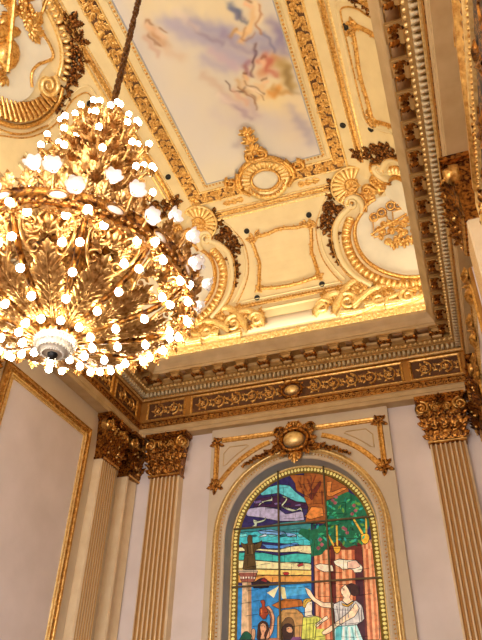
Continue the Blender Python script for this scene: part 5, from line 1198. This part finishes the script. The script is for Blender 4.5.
    def mk(s):
        for (x, y, r) in ((-.52,2.12,.17),(-.1,2.2,.17)):
            q = np.array([(x-r,y-r*1.1),(x+r,y-r),(x+r*.9,y+r*1.2),(x-r*.8,y+r*1.1)])
            s.add([(px, py, .07) for px, py in q], [(0,1,2,3)])
    cp('music_sheet', 'panel', mk, both=False)
    def mk(s):
        for (x, y, r) in ((-.52,2.12,.17),(-.1,2.2,.17)):
            q = np.array([(x-r,y-r*1.1),(x+r,y-r),(x+r*.9,y+r*1.2),(x-r*.8,y+r*1.1)]); s.add(*ribbon(q, half(.02,.09), closed=True))
        s.add(*ribbon(np.array([(-.75,2.0),(.25,2.35)]), half(.03,.1)))
        for i in range(34): s.put(ACAN, (-.55+.025*i, 2.0+.22*math.sin(i*1.3)), PI+1.2*math.sin(i*2.2), .19, hs=.28, h=.05)
        for p in ((-.45,2.42),(-.25,2.52),(-.62,2.36),(-.1,2.5)):
            s.put(ribbon(np.array([(.08*math.cos(x), .08*math.sin(x)) for x in np.linspace(0,2*PI,14)]), half(.03,.08)), p); s.put(BALL, p, 0, .035, h=.06)
        for i in range(8): s.put(SPRIG, (-.3+.06*i, 1.72+.04*(i%3)), PI+.3*(i-4)*.3, .18, hs=.25, h=.03)
    cp('gilt_trophy', 'gold', mk, both=False, lift=.03)
    return t
corner_cartouche('large gilt shell cartouche in the right cove corner with trophy on its pale field', True)
corner_cartouche('large gilt shell and scroll cartouche in the left cove corner beside the chandelier', False)

# middle cartouches of the long sides
def side_cartouche(w, label):
    fn = cove(w); c = 3.12; o = fn(np.array([[c, 2, 0]]))[0]; t = thing('side_cartouche', label, 'cartouche', o)
    my = lambda P: np.stack([P[:,0], 2*c-P[:,1], P[:,2]], 1)
    def cp(name, m, mk, both=True, lift=0): return cpart(name, m, t, w, mk, o, lift=lift, mirror=[my] if both else None)
    def mk(s):
        q = resample(smooth([(3.12,3.05),(3.5,3.02),(3.7,2.8),(4.1,2.75),(4.3,2.6),(4.3,2.3),(4.5,1.9),(4.3,1.45),(3.9,1.2),(3.12,1.05)], 3), .06); n = len(q); v = []
        for x, a in q:
            for k in range(5): v.append((x+(c-x)*k/4, a, .03))
        s.add(v, [(5*i+k, 5*i+k+1, 5*i+6+k, 5*i+5+k) for i in range(n-1) for k in range(4)])
    cp('pale_field', 'panel', mk)
    inner = smooth([(3.5,3.08),(3.62,2.9),(3.66,2.72),(3.8,2.72),(4.05,2.74),(4.28,2.68),(4.24,2.5),(4.18,2.36),(4.2,2.16),(4.38,2.02)], 2)
    cp('gilt_cable_rim', 'gold', lambda s: (s.add(*ribbon(inner, half(.03,.07))), s.put(BALL, (3.57,2.62), 0, .08)))
    fan = [(3.2,.98,1.3),(3.6,1.05,1.3)]
    def mk(s):
        p0 = smooth([(3.12,1.22),(3.6,1.24),(4.0,1.36),(4.36,1.6),(4.58,1.95),(4.55,2.2)], 2); p1 = smooth([(3.12,.95),(3.7,.97),(4.2,1.08),(4.62,1.4),(4.84,1.85),(4.82,2.25)], 2)
        a_, b_ = resample(p0, n=24), resample(p1, n=24)
        for p, q in zip(a_, b_): s.add(*ribbon(np.array([p, (p+q)/2, q]), half(.05,.09), taper=lambda k: .6+.5*k))
    cp('shell_fan', 'gold', mk)
    cp('outer_band', 'gold', lambda s: (s.add(*ribbon(smooth([(3.12,.88),(3.7,.9),(4.25,1.02),(4.7,1.38),(4.93,1.85),(4.9,2.3),(4.75,2.5)], 2), half(.045,.07))), s.add(*ribbon(smooth([(3.12,.76),(3.7,.78),(4.3,.9),(4.8,1.3),(5.03,1.85)], 2), half(.02,.05)))))
    cp('volute', 'gold_pale', lambda s: scroll(s, (4.55,2.3), .2, .05, .11, 2.0, -1, 1.8))
    cp('egg_band', 'gold_pale', lambda s: (eggs(s, smooth([(3.55,3.1),(3.9,3.08),(4.25,3.0),(4.5,2.85),(4.66,2.62)], 2), .11, .04, .075, .08), s.add(*ribbon(smooth([(3.6,3.0),(3.9,2.98),(4.2,2.9),(4.42,2.76),(4.56,2.56)], 2), half(.035,.07)))))
    def mk(s):
        for p, R, n in (((4.0,3.22),.12,14),((4.3,3.14),.13,16),((4.56,2.98),.13,16),((4.72,2.76),.1,12),((4.86,2.5),.08,8),((4.95,2.25),.07,8)):
            berries(s, p, R, n, .035)
            for k in range(6): s.put(ACAN, (p[0]+R*.5*math.cos(k*1.05), p[1]+R*.5*math.sin(k*1.05)), k*1.05-PI/2, R*1.2+.04, hs=.2)
    cp('berry_garland', 'bronze', mk)
    def mk(s):
        for i in range(20): s.put(ACAN, (c+rng.uniform(-.55,.75), rng.uniform(1.9,2.85)), rng.uniform(0,6.28), .28, hs=.35)
        v, f = BIGBALL; s.put((v*np.array([.2,.26,.12]), f), (3.75,2.0), .4); s.put((v*np.array([.12,.34,.1]), f), (3.45,2.15), -.6)
        s.add(*ribbon(np.array([(3.2,2.6),(3.9,1.75)]), half(.05,.12))); berries(s, (3.4,2.7), .2, 12, .05); s.put(SPRIG, (3.95,1.75), PI-.4, .3, hs=.4)
    cp('gilt_trophy', 'gold', mk, both=False, lift=.04)
    return t
side_cartouche('L', 'gilt shell cartouche on the left cove at the top left of the picture')
side_cartouche('R', 'matching gilt shell cartouche high on the right cove behind the cornice edge')

# medallion that breaks into the frame below the painting
mo = np.array([-2.62, 8.1, 10.2]); med = thing('shell_medallion', 'round gilt shell medallion with leaf crown, lapping the lower edge of the ceiling painting', 'medallion', mo)
def mp(name, m, mk, lift=0): return cpart(name, m, med, 'E', mk, mo, lift=lift)
MC = (-2.64, 3.76); ringp = lambda r, ry, a0=0, a1=2*PI, n=36: np.array([(MC[0]+r*math.cos(x), MC[1]+ry*math.sin(x)) for x in np.linspace(a0, a1, n)])
mp('cream_boss', 'panel', lambda s: s.put(((sphere(1,20,4,True)[0])*np.array([.3,.27,.07]), sphere(1,20,4,True)[1]), MC), .05)
mp('inner_ring', 'gold', lambda s: s.add(*ribbon(ringp(.3,.27)[:-1], half(.035,.09), closed=True)), .04)
def mk(s):
    s.add(*ribbon(ringp(.42,.4)[:-1], [(-.11,0),(-.1,.04),(.1,.05),(.11,0)], closed=True))
    for x in np.linspace(-.2, PI+.2, 15): s.add(*ribbon(np.array([(MC[0]+r*math.cos(x), MC[1]+r*.97*math.sin(x)) for r in (.34,.42,.5)]), half(.035,.1)))
mp('shell_ring', 'gold_pale', mk, .03)
mp('outer_scroll_ring', 'gold', lambda s: (s.add(*ribbon(ringp(.56,.54,-.1,PI+.1), half(.05,.1))), [scroll(s, (MC[0]+q*.74, MC[1]+.12), .13, .045, .1, PI/2, -q) for q in (-1,1)], [s.add(*ribbon(smooth([(MC[0]+q*.5,MC[1]+.35),(MC[0]+q*.62,MC[1]+.1),(MC[0]+q*.6,MC[1]-.12),(MC[0]+q*.42,MC[1]-.3)],2), half(.05,.1))) for q in (-1,1)]), .03)
def mk(s):
    for x in np.linspace(PI+.35, 2*PI-.35, 11): s.put(ACAN, (MC[0]+.4*math.cos(x), MC[1]+.38*math.sin(x)), x+PI/2+PI/2*0, .17, hs=.2); s.put(BALL, (MC[0]+.4*math.cos(x), MC[1]+.4*math.sin(x)), 0, .04, h=.06)
mp('wreath', 'gold', mk, .05)
def mk(s):
    for sg in (-1, 1): scroll(s, (MC[0]+sg*.12, MC[1]+.66), .11, .04, .09, -PI/2, sg)
    for y, k, L_ in ((.72,5,.28),(.95,5,.26),(1.16,5,.24)):
        for i in range(k): s.put(PET, (MC[0]+.0, MC[1]+y), (i-(k-1)/2)*.55*-1, L_*(1-.08*abs(i-2)), hs=L_*.9, h=.02)
        s.put(DOME, (MC[0], MC[1]+y), 0, .07)
mp('leaf_crown', 'gold', mk, .04)
for sg in (-1, 1): mp('side_sprig', 'gold', lambda s: [s.put(ACAN, (MC[0]+sg*x, 3.42-.01), -sg*1.57, .2, hs=.2) for x in (.6,.75,.9)])

# round vent holes in the cove
for w, u, a in (('L',3.92,3.35),('L',4.62,2.91),('L',5.30,2.78),('L',7.55,3.37),('E',-3.37,2.70),('E',-1.95,2.73),('E',-3.36,1.16),('E',-1.92,1.17),('R',5.41,2.84),('R',7.47,3.39),('R',7.47,2.78)):
    fn = cove(w); o = fn(np.array([[u, a, 0]]))[0]; s = G(); v, f = lathe([(0,.012),(.045,.012),(.048,.02),(.06,.02),(.062,0)], 16); s.put((v, f), (u, a)); s.merge(s, None) if 0 else None
    lab = {'E': 'small round black ceiling hole near a corner of the end cove\'s leafy frame', 'L': 'small round black ceiling hole on the cove left of the painting', 'R': 'small round black ceiling hole on the cove right of the painting'}[w]
    ob = s.build('vent_hole', 'black', None, warp=fn, origin=o); tag(ob, lab, 'vent hole', {'E': 'black holes around the end cove frame', 'L': 'black holes on the left cove', 'R': 'black holes on the right cove'}[w])

# ================================================================ right wall: framed hanging
ho = np.array([WR, 1.6, 1.0]); hang = thing('framed_hanging', 'blue-black and bronze patterned hanging in a beaded gilt frame at the top right', 'wall hanging', ho); hw_ = lambda P: wall('R', WR)(P)-ho
s = G(); s.add(*box(-.8, -1.2, .03, 4.0, 3.90, .125)); s.build('woven_panel', 'textile', hang, warp=hw_, smooth=False)
s = G()
for i in range(150):
    x, z = rng.uniform(-.9,3.9), rng.uniform(1,3.8); s.put(ribbon(smooth([(0,0),(rng.uniform(.05,.15),.12),(rng.uniform(-.05,.1),.26)], 2), half(.02,.02)), (x, z), rng.uniform(0,6.28), h=.12); s.put(ACAN, (x, z), rng.uniform(0,6.28), .2, h=.12)
s.build('raised_bronze_pattern', 'gold_dark', hang, warp=hw_)
s = G()
for prof in ([(-.01,.125),(0,.15),(.03,.16),(.06,.14),(.08,.14),(.11,.165),(.14,.17),(.17,.14),(.18,.0)],):
    v = []
    for e, h in prof: v += [(-1.0-e,-1.2-e,h),(4.0+e,-1.2-e,h),(4.0+e,3.90+e,h),(-1.0-e,3.90+e,h)]
    s.add(v, [(4*i+k, 4*i+(k+1)%4, 4*i+4+(k+1)%4, 4*i+4+k) for i in range(len(prof)-1) for k in range(4)])
s.build('gilt_frame', 'gold_pale', hang, warp=hw_, smooth=False)
s = G()
for y in np.arange(-.9, 4.0, .045): s.put(BALL, (y, 3.92), 0, .018, h=.15)
s.build('bead_edging', 'gold', hang, warp=hw_)
s = G()
for z in np.arange(-1, 3.88, .045): s.put(BALL, (4.02, z), 0, .018, h=.15)
s.build('bead_edging', 'gold', hang, warp=hw_)
go_ = np.array([WR, 2.9, 4.3]); gar = thing('gilt_wall_garland', 'gilt carved scroll and fruit garland on the right wall above the dark hanging', 'garland', go_); gg_ = lambda P: wall('R', WR)(P)-go_
s = G()
for p, r, cw in (((1.7,4.65),.2,1),((2.3,4.85),.24,-1),((2.9,4.5),.2,1),((3.35,4.2),.16,-1)): scroll(s, p, r, .06, .16, 1, cw)
s.add(*ribbon(smooth([(1.4,4.2),(2.0,4.35),(2.7,4.3),(3.3,4.05),(3.9,3.98)], 3), half(.09,.2)))
s.build('scroll_body', 'gold', gar, warp=gg_)
s = G()
for i in range(34):
    u = 1.4+i*.085; s.put(ACAN, (u, 4.3-.12*(u-1.4)+.25*math.sin(i*1.9)*(1-(u-1.4)/3.6)), rng.uniform(0,6.28), .26, hs=.35, h=.03); s.put(BALL, (u, 4.25-.13*(u-1.4)), 0, .05, h=.12)
s.build('leaf_and_fruit', 'gold_dark', gar, warp=gg_)
# ================================================================ chandelier
CX, CY = -2.65, 3.12
co = np.array([CX, CY, 2.48]); ch = thing('chandelier', 'huge gilt basket chandelier with lit globe bulbs and flower shades on a long chain', 'chandelier', co)
def rotz(v, a): c, s = math.cos(a), math.sin(a); w = v.copy(); w[:,0] = v[:,0]*c-v[:,1]*s; w[:,1] = v[:,0]*s+v[:,1]*c; return w
def C3(g, m, name, parent=ch, smooth=True): return g.build(name, m, parent, warp=lambda P: P-np.array([0,0,2.48]), smooth=smooth)
def tube(pts, r, n=6, taper=None):
    p = np.array(pts, float); t = np.gradient(p, axis=0); t /= np.maximum(np.linalg.norm(t, axis=1, keepdims=True), 1e-9); v = []
    for i in range(len(p)):
        a = np.cross(t[i], (0,0,1) if abs(t[i][2]) < .9 else (1,0,0)); a /= np.linalg.norm(a); b = np.cross(t[i], a); rr = r*(taper(i/(len(p)-1)) if taper else 1)
        for k in range(n): v.append(p[i]+rr*(math.cos(2*PI*k/n)*a+math.sin(2*PI*k/n)*b))
    return np.array(v), [(i*n+k, i*n+(k+1)%n, (i+1)*n+(k+1)%n, (i+1)*n+k) for i in range(len(p)-1) for k in range(n)]
def radial(vf, ang, fn):          # local (u tangential, v along profile, h outward) bent by fn(v)->(R,z), turned to ang
    v, f = vf; R, z, nr, nz = fn(v[:,1]); w = np.stack([R+v[:,2]*nr, v[:,0], z+v[:,2]*nz], 1); return rotz(w, ang), f
# basket profile from the foot to the rim
BP = smooth([(.10,2.63),(.3,2.70),(.5,2.76),(.7,2.83),(.84,2.93),(.93,3.05),(.95,3.12)], 2); bl = np.r_[0, np.cumsum(np.hypot(*np.diff(BP, axis=0).T))]; BLEN = bl[-1]; bt = tang(BP)
def basket(v):
    R = np.interp(v, bl, BP[:,0]); z = np.interp(v, bl, BP[:,1]); tr = np.interp(v, bl, bt[:,0]); tz = np.interp(v, bl, bt[:,1]); return R, z, tz, -tr
# chain
g = G(); z = 5.42; k = 0
while z < 10.2:
    e = np.array([(.028*math.cos(a), .062*math.sin(a)) for a in np.linspace(0, 2*PI, 13)])
    for da in (0, PI/2):
        P = np.stack([e[:,0], 0*e[:,0], e[:,1]+z+(.0 if not da else .045)], 1); v, f = tube(P, .013, 5); g.add(rotz(v, k*.5+da), f)
    z += .088; k += 1
C3(g, 'chain', 'chain')
g = G(); v, f = lathe([(0,10.25),(.16,10.24),(.17,10.2),(.09,10.12),(.03,10.1),(0,10.1)], 20); g.add(v, f); C3(g, 'chgold', 'ceiling_rose')
# central stem and bottle-shaped core
g = G(); v, f = lathe([(.0,5.5),(.04,5.48),(.06,5.4),(.03,5.34),(.07,5.26),(.11,5.2),(.06,5.1),(.1,5.0),(.14,4.85),(.09,4.7),(.12,4.5),(.2,4.3),(.16,4.1),(.2,3.9),(.3,3.7),(.34,3.5),(.3,3.3),(.2,3.15),(.1,3.0),(.06,2.8),(.05,2.64)], 20); g.add(v, f); C3(g, 'gold_dark', 'central_stem')
def vert_leaf(g, R, z, ang, L_, lean=.5, w=1, up=1):      # leaf standing at radius R, leaning out
    v, f = ACAN; v = v*L_; w_ = np.stack([R+v[:,2]+v[:,1]*math.sin(lean), v[:,0]*w, z+up*v[:,1]*math.cos(lean)], 1); g.add(rotz(w_, ang), f)
g = G()
for z, R, n, L_, ln in ((5.26,.05,7,.13,.9),(5.1,.08,8,.15,.9),(4.94,.10,9,.16,.9),(4.78,.12,10,.17,.9),(4.6,.13,10,.19,.9),(4.42,.15,12,.2,.8),(4.22,.2,14,.24,.8),(4.02,.2,14,.24,.8),(3.82,.25,16,.24,.7),(3.6,.3,16,.26,.9),(3.4,.33,16,.26,1.1)):
    for i in range(n): vert_leaf(g, R, z, 2*PI*i/n+z*3, L_, ln); vert_leaf(g, R, z, 2*PI*(i+.5)/n+z*3, L_*.8, ln+.3, up=-1)
C3(g, 'chgold', 'stem_foliage')
# tiers of branch arms in the crown
bulbs = []        # (x, y, z, direction)
def bulbmesh():
    v, f = lathe([(0,-.055),(.014,-.05),(.018,-.03),(.03,-.015),(.037,.006),(.034,.026),(.02,.042),(0,.046)], 10); return v*.78, f
BM = None
def spot(R, z, ang): return np.array([R*math.cos(ang), R*math.sin(ang), z])
for tier, (z, R, n, rise) in enumerate(((5.25,.18,7,.10),(5.08,.32,8,.06),(4.88,.43,10,.04),(4.66,.5,11,.04),(4.42,.53,11,.03),(4.15,.55,11,.02))):
    for i in range(n):
        a = 2*PI*i/n+tier*.7+.2; g = G()
        p0, p1 = spot(.1, z-.1, a), spot(R, z+rise, a); mid = spot(R*.62, z-.16, a+.12)
        q = np.array([p0*(1-t)**2+2*mid*t*(1-t)+p1*t*t for t in np.linspace(0,1,7)]); g.add(*tube(q, .014, 5))
        v, f = lathe([(0,-.07),(.02,-.06),(.012,-.04),(.034,-.01),(.03,0),(0,0)], 8); g.add(v+p1, f)
        w, f2 = ACAN; w = w*.16; w = np.stack([w[:,1], w[:,0], w[:,2]], 1); g.add(rotz(w, a)+spot(R*.45, z-.08, a), f2); g.add(rotz(w*np.array([1,1,-1]), a)+spot(R*.6, z-.1, a), f2)
        C3(g, 'chgold', 'branch_arm')
        bulbs.append((p1+spot(.012, .045, a), np.array([math.cos(a)*.4, math.sin(a)*.4, .9])))
# rim gallery
g = G(); v, f = lathe([(.93,3.06),(.97,3.055),(1.0,3.08),(.985,3.10),(.985,3.17),(1.005,3.19),(.99,3.215),(.95,3.21),(.94,3.18),(.93,3.06)], 72); g.add(v, f)
for i in range(120):
    a = 2*PI*i/120
    for z in (3.075, 3.2): v, f = BALL; g.add(v*.014+spot(1.0, z, a), f, 1)
C3(g, ['gold_dark', 'chgold'], 'rim_band')
for i in range(16):
    a = 2*PI*i/16+.1; g = G(); v, f = sphere(1, 12, 3, True); v = np.stack([v[:,2]*.02+.99, v[:,0]*.062, v[:,1]*.038+3.135], 1); g.add(rotz(v, a), f); m_ = C3(g, 'porcelain', 'medallion')
    g = G(); e = [(1.0, .07*math.cos(x), 3.135+.046*math.sin(x)) for x in np.linspace(0, 2*PI, 17)]; v, f = tube(e, .009, 5); g.add(rotz(v, a), f); C3(g, 'chgold', 'medallion_ring', m_)
g = G()
for i in range(48):
    a = 2*PI*i/48; vert_leaf(g, .99, 3.2, a, .14, .5); vert_leaf(g, .96, 3.06, a+.06, .15, .5, up=-1)
for i in range(24):
    a = 2*PI*i/24+.13; e = [(.97, .06*math.cos(x), 3.27+.055*math.sin(x)) for x in np.linspace(0, 2*PI, 11)]; v, f = tube(e, .011, 5); g.add(rotz(v, a), f)
C3(g, 'chgold', 'rim_cresting')

# twelve ribs with acanthus and openwork between
NR = 12; RA = lambda i: -.866+2*PI*i/NR          # one rib faces the camera side
for i in range(NR):
    g = G(); pts = np.array([(0, t) for t in np.linspace(.02, BLEN, 16)]); g.add(*radial(ribbon(pts, half(.022,.035)), RA(i), basket)); pts[:,1] = pts[:,1]
    g.add(*radial(ribbon(pts, [(-.022,0),(0,-.012),(.022,0)]), RA(i), basket)); C3(g, 'gold_dark', 'basket_rib')
for i in range(NR):
    a = RA(i+.5); g = G()
    s = G(); s.put(ribbon(np.array([(0, t) for t in np.linspace(.05,.66,9)]), half(.016,.03)), (0,0))
    for q in range(9):
        v0 = .08+.06*q; L_ = .085+.014*q if q < 6 else .2-.025*(q-5)
        for sg in (-1, 1): s.put(ACAN, (0, v0), -sg*(.85-.03*q), L_*1.05, hs=L_*.8, h=.006); s.put(PET, (0, v0+.02), -sg*(.4), L_*.8, hs=L_*.7, h=.012)
    s.put(ACAN, (0,.6), 0, .17, hs=.12)
    v = np.concatenate(s.v); g.add(*radial((v, s.f), a, basket))
    C3(g, 'chgold', 'acanthus_spray')
    g = G(); s = G()
    for sg in (-1, 1):
        scroll(s, (sg*.11, .86), .08, .015, .03, 0, sg, 1.3); scroll(s, (sg*.09, .7), .06, .013, .03, 1, -sg, 1.3); scroll(s, (sg*.17, .97), .06, .013, .03, 1, -sg, 1.2)
        s.add(*ribbon(smooth([(sg*.02,.55),(sg*.16,.72),(sg*.2,.9),(sg*.05,1.0)], 2), half(.012,.03)))
        for k in range(3): s.put(ACAN, (sg*(.06+.05*k), .76+.09*k), -sg*(.8+.3*k), .13, hs=.14)
    s.put(ROSE, (0, .95), 0, .08, hs=.12); s.put(SPRIG, (0,.8), 0, .16, hs=.2)
    v = np.concatenate(s.v); v[:,1] = np.minimum(v[:,1], BLEN-.01); g.add(*radial((v, s.f), a, basket)); C3(g, 'chgold', 'openwork_scroll')
for i in range(NR):
    for t in (.16,.36,.58,.78,.98):
        R, z, nr, nz = basket(np.array([t])); R, z, nr, nz = R[0], z[0], nr[0], nz[0]
        p = spot(R+nr*.06, z+nz*.06, RA(i)); bulbs.append((p, np.array([math.cos(RA(i))*nr, math.sin(RA(i))*nr, nz])))
# bulbs hanging under the rim and between the ribs
for i in range(24):
    a = RA(i/2)+.13; p = spot(.97, 2.99, a); bulbs.append((p, np.array([.25*math.cos(a), .25*math.sin(a), -1])))
    if i % 2: p = spot(.84, 2.86, a); bulbs.append((p, np.array([.25*math.cos(a), .25*math.sin(a), -1])))
# foot: cut crystal bowl with dark finial
g = G(); v, f = lathe([(.15,2.655),(.16,2.66),(.17,2.64),(.16,2.62)], 28); g.add(v, f)
for i in range(20): vert_leaf(g, .14, 2.66, 2*PI*i/20, .1, 1.2)
C3(g, 'chgold', 'bowl_collar')
g = G(); n = 28; pr = [(.15,2.64),(.155,2.61),(.145,2.57),(.12,2.53),(.08,2.505),(.03,2.495)]; v, f = lathe(pr, n)
g.add(v, f)
for j, (r, z) in enumerate(pr[:-1]):
    for i in range(n):
        w, f2 = sphere(1, 5, 2); g.add(w*.016*(.5+r*3)+spot(r*.98, z-.008, 2*PI*(i+.5*(j%2))/n), f2)
C3(g, 'crystal', 'crystal_bowl', smooth=False)
g = G(); v, f = lathe([(0,2.45),(.02,2.46),(.035,2.48),(.04,2.495),(.02,2.505),(0,2.51)], 14); g.add(v, f); C3(g, 'black', 'finial')
# frosted flower shades round the rim
SH = None
def shademesh():
    v, f = lathe([(.02,0),(.045,.02),(.06,.05),(.07,.08),(.088,.105)], 24); w = v.copy()
    a = np.arctan2(v[:,1], v[:,0]); k = (v[:,2]/.105)**1.5; r = 1+.16*k*np.abs(np.cos(3*a))-.06*k; w[:,0] *= r; w[:,1] *= r; w[:,2] += .012*k*np.cos(6*a); return w, f
def aim(d):
    d = mathutils.Vector(d).normalized(); return d.to_track_quat('Z', 'Y').to_euler()
g = G(); g.add(*shademesh()); me_sh = None
g2 = G(); g2.add(*bulbmesh())
allb = []
shades = []
for i in range(12):
    for da, R, z, el in ((0,1.06,3.30,.0),(.17,1.02,3.20,-.3),(-.17,1.0,3.38,.25)):
        a = RA(i+.5)+da*.9; shades.append((spot(R, z, a), np.array([math.cos(a), math.sin(a), el-.25]), a, R, z))
for j, (p, d, a, R, z) in enumerate(shades):
    ga = G(); q0, q1, q2 = spot(.96, 3.16, a*1.0), spot(R-.1, z-.18, a), p
    q = np.array([q0*(1-t)**2+2*q1*t*(1-t)+q2*t*t for t in np.linspace(0,1,6)]); ga.add(*tube(q, .013, 5)); w, f2 = ACAN; w = w*.13; ga.add(rotz(np.stack([w[:,2]+1.0, w[:,0], w[:,1]+3.2], 1), a), f2)
    C3(ga, 'chgold', 'shade_arm')
    if me_sh is None: o = g.build('flower_shade', 'petal', ch); me_sh = o.data; s1 = g2.build('shade_bulb', 'bulb_soft', o); me_s = s1.data; me_b = me_s.copy(); me_b.materials.clear(); me_b.materials.append(M['bulb'])
    else:
        o = bpy.data.objects.new('flower_shade', me_sh); COL.objects.link(o); o.parent = ch
        s1 = bpy.data.objects.new('shade_bulb', me_s); COL.objects.link(s1); s1.parent = o
    o.location = p-np.array([0,0,2.48]); o.rotation_euler = aim(d); o.scale = (.72,.72,.72); s1.location = (0,0,.055)
bulbs.sort(key=lambda b: -(b[0]@np.array([.55,-.65,-.5])))
g = G()
sock = G()
for k, (p, d) in enumerate(bulbs):
    q = aim(d)
    if k < 96:
        o = bpy.data.objects.new('globe_bulb', me_b); COL.objects.link(o); o.parent = ch; o.location = p-np.array([0,0,2.48]); o.rotation_euler = q
    else:
        v, f = bulbmesh(); Rm = np.array(q.to_matrix()); g.add(v@Rm.T+p, f)
    v, f = lathe([(.02,-.085),(.024,-.06),(.02,-.042),(0,-.042)], 7); Rm = np.array(q.to_matrix()); sock.add(v@Rm.T+p, f)
fb_ = C3(g, 'bulb', 'far_bulbs'); fb_['kind'] = 'stuff'
so_ = C3(sock, 'chgold', 'bulb_sockets'); so_['kind'] = 'stuff'

# ================================================================ lights
def area(name, loc, rot, sx, sy, power, col):
    l = bpy.data.lights.new(name, 'AREA'); l.shape = 'RECTANGLE'; l.size = sx; l.size_y = sy; l.energy = power; l.color = col
    o = bpy.data.objects.new(name, l); COL.objects.link(o); o.location = loc; o.rotation_euler = rot; return o
# concealed strips on the shelf behind the crown, shining up the cove
W = (1, .89, .66)
area('cove_strip_light', (XC, YE-.25, 6.99), (PI, 0, 0), 6.0, .1, 62, W)
area('cove_strip_light', (XL+.25, 3.12, 6.99), (PI, 0, 0), .1, 13, 75, W)
area('cove_strip_light', (XR-.25, 3.12, 6.99), (PI, 0, 0), .1, 13, 75, W)
# added area lamps standing for daylight at the added rear and right windows
for x in (-4.7, -2.67, -.64): area('window_daylight', (x, WB-.25, 1.8), (PI/2, 0, 0), 1.15, 4.6, 190, (.97, .95, .95))
area('window_daylight', (WR+.25, -2.3, 1.8), (PI/2, 0, PI/2), 1.7, 4.6, 820, (.95, .95, 1.0))
world = bpy.data.worlds.new('World'); scene.world = world; world.use_nodes = True
bg = world.node_tree.nodes['Background']; bg.inputs[0].default_value = (.62,.74,1,1); bg.inputs[1].default_value = 1.0

# ================================================================ camera
cam = bpy.data.cameras.new('camera'); co_ = bpy.data.objects.new('camera', cam); COL.objects.link(co_)
Rw = CAMR                       # world -> (right, up, back)
co_.matrix_world = mathutils.Matrix([[Rw[0][0],Rw[1][0],Rw[2][0],0],[Rw[0][1],Rw[1][1],Rw[2][1],0],[Rw[0][2],Rw[1][2],Rw[2][2],0],[0,0,0,1]])
cam.sensor_fit = 'HORIZONTAL'; cam.sensor_width = 36; cam.lens = 36*618.18/482; cam.clip_start = .05
scene.camera = co_
vs = scene.view_settings; vs.view_transform = 'Standard'; vs.look = 'None'; vs.gamma = 1; vs.use_curve_mapping = False; vs.exposure = EXPO
scene.cycles.max_bounces = 6; scene.cycles.diffuse_bounces = 4; scene.cycles.sample_clamp_indirect = 4
